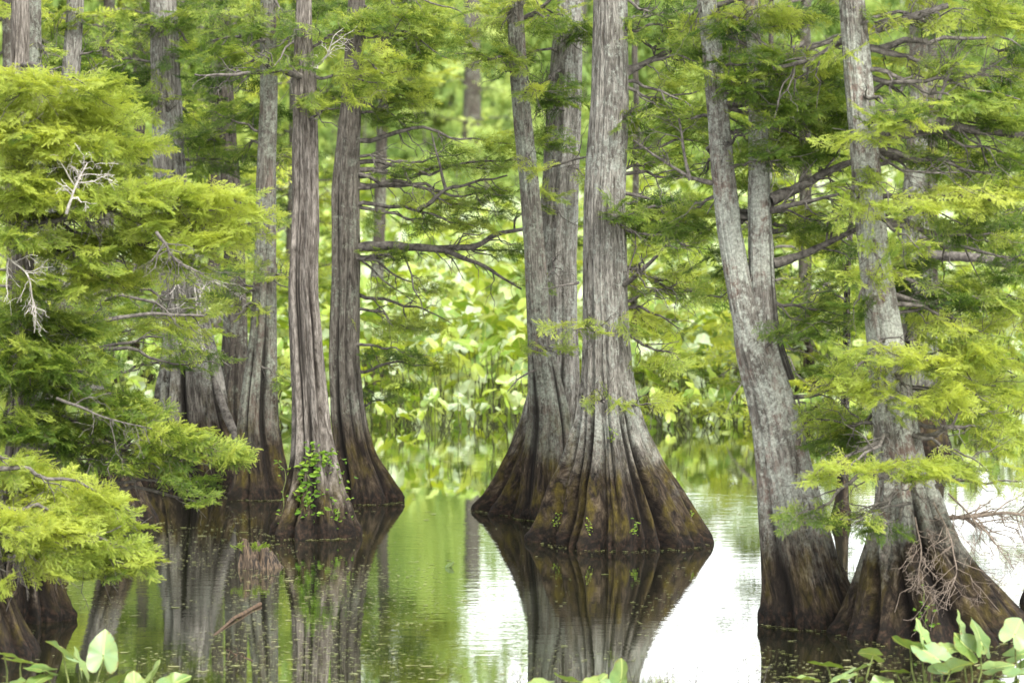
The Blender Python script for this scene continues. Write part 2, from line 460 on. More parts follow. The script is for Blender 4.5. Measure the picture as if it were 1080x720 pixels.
# ------------------------------------------------------------------ foliage sprays
def make_spray(seed, lod=0):
    """feathery flat spray of a bald cypress, about 0.42 m long, growing along +x"""
    r = np.random.default_rng(seed)
    V, Fq, mi, tn = [], [], [], []
    def quad(a, b, c, d, m, t):
        n = len(V); V.extend([a, b, c, d]); Fq.append((n, n + 1, n + 2, n + 3)); mi.append(m); tn.append(t)
    def frame(d, roll):
        d = d / np.linalg.norm(d); s = np.cross([0, 0, 1.0], d); s /= np.linalg.norm(s) + 1e-9; u = np.cross(d, s)
        return d, s * math.cos(roll) + u * math.sin(roll)
    def branchlet(p, d, Lb, t):
        d, s = frame(d, r.uniform(-0.7, 0.7))
        if lod == 0:
            k = 6; bend = r.uniform(-0.25, 0.1)
            for q in range(k):
                u0 = (q + 0.1) / k; u1 = (q + 0.62) / k
                w = 0.0125 * (0.55 + 0.75 * math.sin(PI * min(1, (0.16 + u0 * 0.78)))) * r.uniform(0.85, 1.15)
                z0, z1 = bend * Lb * u0 * u0, bend * Lb * u1 * u1
                a = p + d * Lb * u0 + np.array([0, 0, z0]); b = p + d * Lb * (u1 + 0.02) + np.array([0, 0, z1])
                mid = (a * 0.35 + b * 0.65)
                quad(a, mid + s * w, b + d * 0.002, mid - s * w, 0, t)
        else:
            w = 0.011 if lod == 1 else 0.02
            m1 = p + d * Lb * 0.45 + np.array([0, 0, 0.004])
            quad(p, m1 + s * w, p + d * Lb, m1 - s * w, 0, t)
    def ribbon(p0, p1, w, t):
        dd = p1 - p0; s = np.cross(dd, [0, 0, 1.0]); s /= np.linalg.norm(s) + 1e-9
        quad(p0 - s * w, p0 + s * w, p1 + s * w * 0.5, p1 - s * w * 0.5, 1, t)
    L = 0.42
    K = 8 if lod < 2 else 5
    ax = [np.zeros(3)]
    dirn = np.array([1.0, 0, 0.06])
    for q in range(K):
        dirn = dirn + np.array([0, r.uniform(-0.14, 0.14), r.uniform(-0.10, 0.05)]); dirn /= np.linalg.norm(dirn)
        ax.append(ax[-1] + dirn * L / K)
    for q in range(K):
        ribbon(ax[q], ax[q + 1], 0.0022 * (1 - q / K * 0.6), 0.5)
        t = q / K
        sd = 1 if q % 2 else -1
        for sgn in (sd, -sd) if q % 3 == 0 else (sd,):
            a = sgn * r.uniform(0.65, 1.1)
            dd = np.array([math.cos(a), math.sin(a), r.uniform(-0.2, 0.25)])
            Ls = (0.19 - 0.11 * t) * r.uniform(0.7, 1.2)
            e = ax[q] + dd * Ls
            ribbon(ax[q], e, 0.0014, 0.5)
            nb = {0: 7, 1: 6, 2: 3}[lod]
            for w_ in range(nb):
                u = (w_ + 0.7) / nb
                s2 = (1 if w_ % 2 else -1) * r.uniform(0.45, 1.0)
                if w_ == nb - 1: s2 *= 0.2
                a2 = a + s2
                branchlet(ax[q] + dd * Ls * u, np.array([math.cos(a2), math.sin(a2), r.uniform(-0.3, 0.3)]), r.uniform(0.055, 0.095) * (1.25 if lod == 2 else 1), 0.35 + 0.45 * u + r.uniform(-0.12, 0.12))
        # branchlets straight on the axis
        for _ in range(2):
            a2 = r.uniform(-1.2, 1.2)
            branchlet(ax[q + 1], np.array([math.cos(a2), math.sin(a2), r.uniform(-0.2, 0.35)]), r.uniform(0.05, 0.085), 0.4 + 0.4 * t + r.uniform(-0.12, 0.12))
    return np.array(V), np.array(Fq), np.array(mi), np.array(tn)


SPR = {l: [make_spray(40 + 10 * l + i, l) for i in range(6)] for l in (0, 1, 2)}


class Foliage:
    def __init__(s): s.items = {(l, i): [] for l in (0, 1, 2) for i in range(6)}; s.n = 0

    def add(s, pos, dirn, roll, scale, tone, lod):
        x = dirn / np.linalg.norm(dirn)
        y = np.cross([0, 0, 1.0], x); y /= np.linalg.norm(y) + 1e-9
        z = np.cross(x, y)
        y2 = y * math.cos(roll) + z * math.sin(roll); z2 = np.cross(x, y2)
        M = np.stack([x, y2, z2], 1) * scale
        s.items[(lod, int(rng.integers(6)))].append((M, pos, tone)); s.n += 1

    def build(s, parent, mat, name='crown'):
        Vs, Fs, Ms, Ts, n = [], [], [], [], 0
        for (l, i), lst in s.items.items():
            if not lst: continue
            V, Fq, mi, tn = SPR[l][i]
            M = np.stack([a[0] for a in lst]); p = np.stack([a[1] for a in lst]); t = np.array([a[2] for a in lst])
            W = np.einsum('kij,vj->kvi', M, V) + p[:, None, :]
            k = len(lst)
            Vs.append(W.reshape(-1, 3))
            Fs.append((Fq[None] + (np.arange(k) * len(V))[:, None, None] + n).reshape(-1, 4)); n += k * len(V)
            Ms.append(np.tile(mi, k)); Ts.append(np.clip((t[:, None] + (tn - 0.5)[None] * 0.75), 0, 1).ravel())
        if not Vs: return None
        return mesh_obj(name, np.concatenate(Vs), np.concatenate(Fs), [mat, TWIG], parent, {'tone': np.concatenate(Ts)}, np.concatenate(Ms))


TONE = {'Y': 0.88, 'y': 0.68, 'G': 0.46, 'g': 0.34, 'D': 0.16}  # darkest tone also paints the shade inside the foliage
DENS = 1.0


def fill_pad(fo, c, a, b, h, out, tone, dens, lod, ppm_, droop=0.12, sc_=1.0):
    """a flat layer of foliage: ellipsoid a x b x h around c, growing away along out"""
    area = PI * (a * ppm_) * (h * ppm_)
    sc_ = sc_ * (0.58 if lod == 0 else 0.85)
    dens = dens * 0.88
    base = 900.0 * (ppm_ / 120.0) ** 2 * sc_ ** 2 * (0.62 if lod == 0 else 0.75)
    n = int(area / base * 2.1 * dens * DENS) + 2
    for _ in range(n):
        while True:
            u = rng.uniform(-1, 1, 3)
            if u.dot(u) < 1: break
        rad = np.array([u[0], u[1], 0.0])
        dr = out * 0.75 + rad * 0.8 + rng.normal(size=3) * 0.28
        dr[2] = rng.uniform(-0.42, 0.34) - droop * abs(u[0])
        dr /= np.linalg.norm(dr)
        pos = c + np.array([u[0] * a, u[1] * b, u[2] * h]) - dr * 0.2 * sc_
        t = TONE[tone] + 0.16 * u[2] + rng.normal() * 0.13  # top light painted in: sprays high in the pad toned brighter
        fo.add(pos, dr, rng.normal() * 0.65, rng.uniform(0.7, 1.2) * sc_, t, lod)


class Tree:
    thick = 1.0
    def __init__(s, label, spine, d, mat, group=None, name='bald_cypress', cat='tree', extra=None, fmat=None, **kw):
        base = P(spine[0][0], spine[0][1], d)
        s.d = d
        s.root = empty(name, (base[0], d, 0), label, cat, group)
        V, f, c, (s.z, s.X, s.Y, s.R) = tube_surface(spine, d, **kw)
        parts = [(V, f, c)]
        if extra:
            for sp, kk in extra:
                V, f, c, _ = tube_surface(sp, d, **kk); parts.append((V, f, c))
        V, f, c = join(parts)
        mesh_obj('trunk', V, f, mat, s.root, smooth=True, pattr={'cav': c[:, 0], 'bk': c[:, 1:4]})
        s.fo = Foliage(); s.fmat = fmat or FOL

    def at(s, z):
        return np.array([np.interp(z, s.z, s.X), np.interp(z, s.z, s.Y), z]), float(np.interp(z, s.z, s.R))

    def limb(s, pix, r0=0.035, r1=0.008, subs=8, sublen=0.45, mat=None, n=None, lev=1, amp=0.03):
        """pix: list of (px, py, depth offset)"""
        key = [P(a, b, s.d + c) for a, b, c in pix]
        pts = []
        for k in range(len(key) - 1):
            w = wiggle(key[k], key[k + 1], 9, amp)
            pts += list(w[:-1]) if k < len(key) - 2 else list(w)
        pts = np.array(pts)
        for ax in range(3): pts[:, ax] = smooth1(pts[:, ax], 2)
        rad = r0 + (r1 - r0) * np.linspace(0, 1, len(pts)) ** 0.8
        rad = rad * (1 + 0.12 * vn(np.arange(len(pts)) * 0.7, 0, 0, 5))
        lines = [(pts, rad)] + (sub_twigs(pts, rad, subs, sublen, lev) if subs else [])
        big = tubes(lines[:1], 10); small = tubes(lines[1:], 5) if len(lines) > 1 else None
        V, f = big
        if small: V, f = np.concatenate([V, small[0]]), np.concatenate([f, small[1] + len(V)])
        return mesh_obj('branch', V, f, mat or LIMB, s.root, smooth=True)

    def pad(s, px, py, hw, hh, tone='G', dens=1.0, dd=0.0, limb=True, lod=0, subs=5, droop=0.12, sc_=1.0):
        d = s.d + dd
        c = P(px, py, d); k = ppm(d)
        a, h = hw / k, hh / k
        z0 = min(max(c[2] + rng.uniform(-0.25, 0.35), 0.9), s.z[-1] - 0.1)
        t0, R0 = s.at(z0)
        out = c - t0; out[2] = 0; L = np.linalg.norm(out)
        if L < 0.35:
            out = np.array([rng.normal(), -abs(rng.normal()) - 0.3, 0.0]); L = np.linalg.norm(out)
        out /= L
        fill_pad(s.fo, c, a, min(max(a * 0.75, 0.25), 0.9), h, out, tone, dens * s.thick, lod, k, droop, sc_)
        if limb:
            tip = c + out * a * 0.55; tip[2] -= h * 0.2
            pts = wiggle(t0 + out * R0 * 0.6, tip, 14, 0.05, bow=rng.uniform(-0.03, 0.08))
            r0 = 0.010 + 0.011 * np.linalg.norm(tip - t0)
            rad = np.linspace(r0, 0.004, 14)
            lines = [(pts, rad)] + sub_twigs(pts, rad, subs, 0.35, 1)
            V, f = tubes(lines, 5)
            mesh_obj('branch', V, f, LIMB, s.root, smooth=True)

    def done(s):
        if s.fo.n: s.fo.build(s.root, s.fmat)


GRP = None
trees = []
# --- K: the big fluted cypress in the middle
K = Tree('broad straight cypress with wide deeply fluted foot, front of the middle pair', [(659, 578, 164), (659, 560, 157), (658, 540, 142), (653, 510, 119), (650, 485, 95), (647, 460, 77), (644, 435, 63), (642, 400, 54), (640, 360, 49), (638, 300, 46), (639, 200, 42), (642, 100, 38), (643, 0, 35)], 34.2, GREY, nfl=15, seed=3, flute=0.62, NS=240, dz=0.02)
K.limb([(655, 80, 0), (690, 62, 0.1), (735, 42, 0.2), (790, 20, 0.3)], 0.035, 0.012, 8)
K.limb([(648, 308, 0), (672, 290, -0.2), (700, 262, -0.3), (725, 232, -0.4)], 0.03, 0.008, 9)
K.limb([(610, 298, -0.1), (590, 302, -0.3), (572, 305, -0.5)], 0.014, 0.004, 3, 0.2)
for a in [(700, 125, 55, 18, 'G', .8), (690, 165, 40, 12, 'G', .7), (665, 122, 25, 10, 'G', .9), (690, 240, 50, 22, 'G', .9), (660, 222, 30, 10, 'G', .8, -.3), (725, 225, 40, 18, 'g', .7), (700, 295, 55, 14, 'y', .4), (690, 345, 55, 14, 'y', .45), (700, 385, 50, 16, 'y', .5), (640, 424, 36, 6, 'y', .5, -.9), (680, 425, 30, 10, 'Y', .5, -.2), (690, 30, 50, 16, 'G', .8), (740, 60, 40, 18, 'G', .8), (735, 150, 40, 14, 'G', .6), (612, 345, 45, 7, 'y', .6, -.7)]:
    K.pad(*a)
trees.append(K)

# --- I and J: slim lichen trunk and the broad one behind
I = Tree('slim leaning lichen-covered cypress crossing in front of the trunk left of centre', [(577, 548, 62), (578, 520, 56), (578, 480, 50), (578, 440, 42), (575, 400, 34), (570, 360, 25), (566, 300, 22), (560, 200, 20), (552, 120, 19), (545, 50, 18), (542, 0, 17)], 36.2, LICH2, nfl=6, seed=11, flute=0.25, NS=160, dz=0.025)
I.limb([(572, 178, 0), (600, 170, -.1), (640, 160, -.3)], 0.02, 0.006, 4)
I.limb([(553, 20, 0), (572, 8, -.1), (600, -20, -.2)], 0.03, 0.01, 4)
I.limb([(565, 390, -.1), (548, 398, -.3), (535, 413, -.4)], 0.012, 0.004, 2, .15)
for a in [(565, 95, 26, 7, 'Y', .8, -.4), (560, 175, 26, 6, 'Y', .6, -.4), (505, 30, 45, 14, 'y', .6), (520, 62, 30, 8, 'y', .5), (560, 8, 50, 9, 'y', .7), (575, 365, 35, 7, 'y', .6, -.5)]:
    I.pad(*a)
trees.append(I)
J = Tree('broad cypress with its foot spread to the left, rear of the middle pair', [(566, 545, 134), (568, 525, 118), (573, 500, 96), (578, 470, 74), (583, 440, 60), (586, 400, 50), (587, 350, 44), (588, 280, 41), (590, 200, 39), (594, 120, 36), (598, 60, 32), (602, 0, 27)], 37.0, GREY, nfl=8, seed=21, flute=0.55, NS=200, dz=0.025)
J.limb([(582, 80, -.1), (575, 90, -.3), (560, 85, -.5)], 0.02, 0.006, 5)
for a in [(588, 100, 32, 20, 'g', 1.0, -.6), (575, 150, 28, 16, 'G', .9, -.6), (600, 30, 40, 14, 'g', .8, -.5), (570, 208, 22, 12, 'y', .7, -.6), (578, 300, 20, 8, 'G', .5, -.6), (620, 190, 18, 10, 'y', .6, -.4), (555, 55, 26, 10, 'G', .6, -.3)]:
    J.pad(*a)
trees.append(J)

# --- L: twin trunk, leaning, right of centre
L_ = Tree('twin-stemmed leaning cypress with pale mottled lichen bark, right of centre', [(862, 658, 100), (856, 635, 92), (846, 600, 80), (838, 560, 72), (831, 520, 64), (824, 480, 57), (817, 440, 53), (808, 405, 50), (797, 375, 44), (788, 345, 31), (779, 300, 27), (770, 240, 25), (762, 170, 24), (755, 100, 22), (748, 30, 21), (744, 0, 20)], 28.9, LICH, nfl=7, seed=31, flute=0.3, rtm=2.1, NS=180, dz=0.02,
          extra=[([(822, 400, 34), (812, 370, 33), (806, 340, 30), (804, 300, 27), (803, 230, 25), (800, 150, 20), (796, 80, 17), (792, 20, 15)], dict(NS=120, dz=0.02, nfl=6, seed=33, flute=0.1, bottom=None, top=6.5)),
                 ([(893, 660, 44), (884, 620, 32), (872, 580, 20), (862, 545, 12)], dict(NS=90, dz=0.02, nfl=6, seed=34, flute=0.5, top=None))])
L_.thick = 1.4
L_.limb([(812, 212, 0), (845, 196, .1), (870, 182, .2), (915, 165, .3)], 0.05, 0.02, 8)
L_.limb([(812, 222, 0), (840, 215, -.2), (885, 205, -.3)], 0.028, 0.01, 7)
L_.limb([(815, 278, 0), (850, 268, .1), (885, 250, .1), (940, 225, .2)], 0.042, 0.012, 9)
L_.limb([(752, 193, 0), (728, 188, -.1), (700, 170, -.1), (668, 148, -.1)], 0.02, 0.006, 7, .35)
L_.limb([(728, 190, -.1), (722, 165, -.1), (716, 125, 0)], 0.016, 0.008, 3, .3)
L_.limb([(800, 70, 0), (830, 60, .1), (880, 42, .2)], 0.03, 0.012, 7)
L_.limb([(830, 420, 0), (860, 416, -.1), (905, 398, -.2)], 0.02, 0.006, 6)
for a in [(815, 22, 60, 14, 'y', 1.0), (770, 20, 45, 12, 'y', .9), (775, 95, 26, 16, 'g', .8, -.4), (825, 110, 36, 24, 'g', 1.1, -.2), (850, 150, 40, 22, 'g', 1.1, .2), (850, 75, 46, 18, 'G', 1.0, .1), (810, 165, 30, 18, 'g', 1.0, -.3), (870, 120, 36, 18, 'G', .9, .3), (815, 60, 30, 16, 'G', .8, -.3), (850, 235, 40, 10, 'G', .7, .2), (830, 350, 30, 8, 'G', .6, -.3), (870, 330, 40, 16, 'G', .9, .3), (790, 130, 16, 12, 'G', .6, -.4), (725, 240, 36, 16, 'G', .8, .3), (715, 130, 44, 14, 'G', .7, .3), (740, 30, 40, 14, 'y', .8, .1)]:
    L_.pad(*a)
trees.append(L_)

# --- M: right tree
M_ = Tree('single cypress with patchy grey-pink bark and very wide spreading foot at the right', [(985, 674, 190), (982, 655, 172), (976, 630, 148), (970, 600, 122), (964, 570, 98), (960, 540, 78), (956, 510, 62), (950, 480, 52), (945, 440, 47), (938, 390, 41), (930, 330, 37), (921, 270, 33), (914, 200, 31), (908, 120, 30), (902, 60, 29), (897, 0, 27)], 28.3, LICH, nfl=11, seed=41, flute=0.6, rtm=1.5, NS=220, dz=0.02,
          extra=[([(1050, 660, 90), (1030, 630, 64), (1008, 595, 44), (990, 560, 34), (976, 525, 24)], dict(NS=110, dz=0.02, nfl=7, seed=44, flute=0.6, top=None))])
M_.thick = 1.5
M_.limb([(925, 152, 0), (950, 138, -.1), (990, 128, -.1), (1030, 138, .1), (1085, 143, .1)], 0.055, 0.025, 10)
M_.limb([(925, 30, 0), (960, 18, -.1), (1000, 6, -.1)], 0.04, 0.02, 8)
M_.limb([(925, 162, 0), (950, 180, -.2), (975, 182, -.3), (1010, 182, -.3)], 0.014, 0.005, 8)
M_.limb([(900, 35, 0), (885, 45, .1), (860, 62, .1), (815, 72, .1)], 0.035, 0.012, 8)
M_.limb([(960, 460, 0), (985, 458, -.2), (1005, 448, -.3), (1012, 430, -.3)], 0.022, 0.007, 6)
M_.limb([(985, 545, .1), (1020, 545, -.1), (1060, 540, -.2), (1090, 545, -.2)], 0.02, 0.008, 24, .55, TWIG, lev=2)
M_.limb([(985, 530, -.3), (1000, 560, -.5), (1010, 600, -.6), (1000, 630, -.6)], 0.008, 0.003, 16, .4, TWIG, lev=2)
M_.limb([(965, 545, -.5), (972, 580, -.6), (968, 620, -.7)], 0.007, 0.003, 14, .35, TWIG, lev=2)
M_.limb([(1000, 520, -.2), (1040, 560, -.4), (1070, 600, -.5)], 0.008, 0.003, 12, .4, TWIG, lev=2)
M_.limb([(960, 530, -.2), (930, 535, -.5), (900, 548, -.7), (860, 545, -.8)], 0.012, 0.004, 8, .3)
M_.limb([(990, 105, -.2), (1005, 70, -.1), (985, 40, 0)], 0.014, 0.005, 16, .45, lev=2)
M_.limb([(1000, 85, -.1), (1030, 80, 0), (1060, 60, 0)], 0.012, 0.005, 12, .4, lev=2)
for a in [(1000, 112, 70, 11, 'y', 1.0, -.2), (950, 128, 40, 9, 'Y', .8, -.5), (1050, 125, 45, 12, 'G', .9), (930, 218, 55, 10, 'Y', .9, -.5), (1010, 210, 70, 13, 'Y', .9, -.1), (1055, 200, 45, 16, 'y', .9), (985, 165, 50, 12, 'G', .7, .2), (1050, 165, 45, 14, 'G', .8), (960, 290, 40, 20, 'g', .9, .3), (1000, 310, 50, 14, 'G', .9, .1), (1050, 320, 45, 12, 'y', .8), (1010, 350, 60, 12, 'y', .8), (925, 372, 55, 8, 'Y', .7, -.5), (985, 385, 60, 15, 'Y', 1.0, -.1), (1045, 375, 45, 15, 'Y', .9), (900, 410, 50, 10, 'Y', .8, -.3), (1010, 420, 60, 18, 'Y', 1.0, -.1), (1055, 455, 40, 14, 'Y', .8), (960, 432, 30, 12, 'y', .8, -.4), (870, 440, 34, 14, 'y', .8, .1),
          (905, 492, 50, 8, 'Y', 1.1, -.8), (960, 497, 50, 9, 'Y', 1.1, -.7), (1020, 492, 50, 9, 'Y', 1.0, -.5), (1062, 505, 30, 8, 'Y', .5, -.3), (865, 502, 22, 6, 'Y', .8, -.8), (850, 545, 40, 8, 'G', .9, -.8), (905, 552, 34, 6, 'G', .8, -.8), (935, 560, 28, 5, 'G', .7, -.8), (885, 465, 34, 14, 'g', .9, .3), (880, 390, 30, 10, 'G', .7, .3), (940, 20, 46, 10, 'y', .8), (1000, 25, 40, 10, 'y', .7), (1050, 12, 40, 12, 'y', .8), (960, 70, 30, 12, 'y', .5, .3), (1060, 90, 30, 12, 'g', .7), (1060, 255, 40, 10, 'y', .6), (1000, 240, 40, 8, 'G', .6)]:
    M_.pad(*a)
trees.append(M_)
# --- N: neighbour cut by the right edge
N_ = Tree('dark cypress foot cut off by the right edge of the view', [(1122, 640, 84), (1119, 610, 70), (1116, 560, 56), (1114, 480, 46), (1114, 300, 38), (1114, 100, 34)], 30.0, DARKB, nfl=7, seed=51, flute=0.5)
for a in [(1075, 420, 30, 14, 'Y', .8), (1080, 230, 30, 16, 'y', .8), (1078, 60, 26, 20, 'G', .8), (1085, 340, 30, 12, 'Y', .8)]:
    N_.pad(*a)
trees.append(N_)

# --- left group
G_ = Tree('straight pale reddish-grey cypress with a leafy vine at its foot', [(330, 565, 92), (331, 545, 84), (331, 515, 62), (330, 485, 48), (328, 455, 40), (326, 420, 36), (323, 380, 34), (321, 300, 31), (322, 200, 28), (323, 120, 25), (322, 78, 24), (320, 40, 18), (321, 0, 16)], 34.8, PALE, nfl=10, seed=61, flute=0.6, NS=180, dz=0.02)
G_.limb([(322, 80, 0), (290, 74, -.3), (250, 80, -.5), (205, 79, -.6)], 0.03, 0.008, 14, .4, LIMB, amp=.07)
G_.limb([(330, 72, 0), (345, 60, -.2), (352, 38, -.3)], 0.016, 0.004, 8, .3, DEAD)
for a in [(345, 110, 40, 12, 'y', .8, -.3), (300, 68, 50, 10, 'G', .8, -.4), (385, 85, 46, 16, 'y', .8, -.2), (360, 30, 40, 16, 'G', .8, -.1)]:
    G_.pad(*a)
trees.append(G_)
H_ = Tree('grey cypress with dark swept foot, its long limb reaching right over the water', [(384, 528, 74), (382, 510, 66), (374, 480, 46), (369, 450, 39), (366, 420, 36), (364, 380, 34), (364, 300, 31), (365, 200, 29), (369, 130, 24), (374, 60, 20), (377, 0, 18)], 37.7, DARKH, nfl=7, seed=71, flute=0.6, NS=170, dz=0.022)
H_.limb([(378, 262, 0), (410, 258, -.1), (450, 262, -.2), (495, 262, -.2), (530, 245, -.1), (565, 240, .1)], 0.052, 0.018, 12, .6, amp=0.05)
H_.limb([(470, 264, -.2), (510, 280, -.3), (550, 305, -.3)], 0.03, 0.009, 5, .3)
H_.limb([(440, 222, -.2), (470, 200, -.2), (500, 192, -.2), (535, 185, -.2)], 0.024, 0.008, 9, .4, amp=.07)
H_.limb([(470, 200, -.2), (463, 170, -.2), (455, 140, -.1)], 0.018, 0.006, 5, .3)
H_.limb([(376, 270, 0), (410, 300, -.2), (440, 320, -.2)], 0.012, 0.004, 6, .3)
for a in [(440, 238, 60, 8, 'g', .7, -.1), (500, 222, 55, 9, 'g', .7), (500, 178, 50, 9, 'G', .8), (540, 165, 30, 8, 'G', .6), (470, 160, 36, 7, 'G', .5), (425, 305, 46, 9, 'y', .6), (410, 345, 46, 12, 'y', .7), (430, 385, 50, 10, 'y', .6, .3), (400, 415, 40, 10, 'g', .6, .3), (540, 262, 30, 7, 'g', .5), (410, 130, 32, 14, 'g', 1.0), (400, 90, 46, 14, 'y', .9), (430, 105, 30, 12, 'y', .8), (400, 25, 46, 14, 'G', 1.0), (440, 45, 36, 12, 'G', .9), (470, 15, 40, 10, 'y', .8)]:
    H_.pad(*a)
for a in [(425, 180, 40, 8, 'G', .8, -.1), (450, 215, 50, 8, 'y', .8, -.2), (520, 205, 40, 8, 'G', .9, -.2), (480, 240, 50, 7, 'y', .8, -.2), (415, 270, 36, 8, 'G', .8, -.3), (450, 340, 50, 9, 'y', .8, .2), (415, 375, 40, 9, 'g', .9, -.2), (520, 150, 34, 8, 'y', .8)]:
    H_.pad(*a)
trees.append(H_)
F_ = Tree('grey cypress standing between the thick ivy-dark trunk and the pale one', [(278, 528, 74), (276, 505, 60), (274, 475, 50), (272, 445, 45), (274, 400, 38), (277, 350, 30), (279, 280, 24), (281, 180, 20), (283, 80, 18), (284, 0, 16)], 38.1, LICH2, nfl=7, seed=81, flute=0.4, NS=160, dz=0.025)
for a in [(270, 25, 60, 14, 'G', 1.0, -.3), (250, 60, 50, 12, 'G', .9, -.5), (310, 50, 40, 12, 'G', .8), (240, 115, 36, 12, 'G', .8), (300, 160, 30, 10, 'y', .5, .3), (300, 290, 36, 7, 'y', .6, -.4), (250, 285, 40, 9, 'y', .8, -.5), (255, 330, 40, 9, 'y', .6, -.4), (240, 310, 30, 8, 'G', .6, -.3), (300, 395, 22, 6, 'y', .4, -.2)]:
    F_.pad(*a)
trees.append(F_)
D_ = Tree('thickest dark cypress of the left group with ribbed foot and hanging dead twigs', [(208, 505, 110), (207, 480, 90), (205, 455, 76), (203, 425, 66), (201, 395, 58), (197, 360, 50), (190, 300, 42), (183, 220, 36), (177, 140, 33), (173, 60, 30), (172, 0, 28)], 39.6, GREY, nfl=9, seed=91, flute=0.55, NS=180, dz=0.025)
D_.limb([(200, 285, -.3), (215, 292, -.7), (240, 303, -.9)], 0.03, 0.01, 14, .4, DEAD, lev=2)
D_.limb([(205, 300, -.5), (208, 330, -.7), (214, 370, -.7)], 0.01, 0.003, 16, .45, DEAD, lev=2)
D_.limb([(225, 400, -.1), (236, 430, -.3), (252, 468, -.4)], 0.03, 0.05, 0, .3, amp=.01)
for a in [(140, 25, 50, 14, 'G', 1.0), (205, 60, 46, 14, 'g', .9, -.3), (130, 70, 46, 12, 'g', .9), (215, 145, 36, 20, 'g', 1.1, -.4), (160, 100, 36, 14, 'G', .8, -.3), (190, 20, 40, 14, 'G', .9, -.3), (235, 170, 30, 16, 'g', .8, -.2), (170, 330, 50, 10, 'g', .7, -.4), (140, 350, 40, 14, 'G', .7)]:
    D_.pad(*a)
trees.append(D_)
E_ = Tree('slender cypress partly hidden behind the thickest trunk of the left group', [(250, 500, 56), (249, 470, 44), (249, 430, 34), (250, 360, 27), (248, 280, 22), (243, 200, 20), (239, 120, 18), (236, 60, 16), (235, 0, 14)], 41.2, DARKB, nfl=6, seed=101, flute=0.4)
for a in [(235, 40, 46, 12, 'g', 1.0), (215, 95, 30, 12, 'g', .9), (270, 120, 30, 10, 'G', .7), (280, 230, 34, 10, 'G', .5), (225, 250, 30, 12, 'g', .7)]:
    E_.pad(*a)
trees.append(E_)
Cc = Tree('cypress whose mossy ribbed foot shows under the green boughs at the left', [(138, 552, 62), (134, 530, 50), (126, 500, 40), (110, 450, 32), (88, 390, 26), (66, 320, 23), (60, 250, 21), (66, 170, 20), (74, 80, 19), (78, 0, 17)], 35.8, GREY, nfl=8, seed=111, flute=0.6)
for a in [(60, 20, 40, 14, 'y', 1.0), (30, 12, 34, 10, 'Y', .9, -.3), (110, 50, 30, 10, 'G', .6, .2), (40, 330, 46, 24, 'G', 1.0, -.4), (100, 330, 50, 18, 'G', .9, -.3), (60, 385, 46, 20, 'G', .9, -.3), (110, 390, 30, 10, 'g', .6)]:
    Cc.pad(*a)
Cc.limb([(70, 345, -.3), (110, 338, -.5), (160, 330, -.5), (215, 333, -.5)], 0.026, 0.012, 8, .35)
trees.append(Cc)
B_ = Tree('thin grey cypress directly behind the foremost left one', [(50, 565, 60), (48, 520, 44), (42, 440, 28), (38, 330, 22), (36, 200, 19), (36, 80, 16), (36, 0, 15)], 34.5, LICH2, nfl=7, seed=121, flute=0.5)
for a in [(40, 60, 34, 10, 'y', .5), (100, 250, 40, 12, 'G', .6)]:
    B_.pad(*a)
trees.append(B_)
A_ = Tree('cypress with shaggy brown foot under the bright low boughs at the left edge', [(22, 655, 96), (24, 635, 84), (24, 605, 70), (24, 575, 56), (24, 540, 44), (24, 480, 34), (25, 400, 28), (25, 300, 23), (23, 180, 21), (21, 60, 19), (20, 0, 18)], 29.2, PALE, nfl=12, seed=131, flute=0.6, NS=180, dz=0.02)
A_.thick = 1.75
A_.limb([(24, 238, -.2), (60, 234, -.5), (90, 225, -.6), (120, 222, -.7)], 0.035, 0.01, 10, .4)
A_.limb([(-20, 262, -.8), (10, 272, -.9), (30, 290, -1.0), (38, 330, -1.0)], 0.012, 0.004, 16, .3, DEAD, lev=1)
A_.limb([(70, 225, -1.3), (78, 200, -1.4), (92, 172, -1.4)], 0.012, 0.004, 12, .3, DEAD, lev=2)
A_.limb([(165, 245, -1.2), (185, 275, -1.4), (215, 290, -1.4)], 0.014, 0.005, 14, .35, LIMB, lev=2)
A_.limb([(60, 420, -1.2), (110, 440, -1.4), (160, 452, -1.5)], 0.012, 0.004, 12, .35, LIMB, lev=1)
A_.limb([(95, 225, -.8), (75, 190, -.9), (60, 165, -.9)], 0.01, 0.004, 10, .25, DEAD, lev=1)
A_.limb([(24, 470, -.3), (70, 480, -.5), (140, 470, -.7), (220, 490, -.8)], 0.03, 0.006, 16, .4)
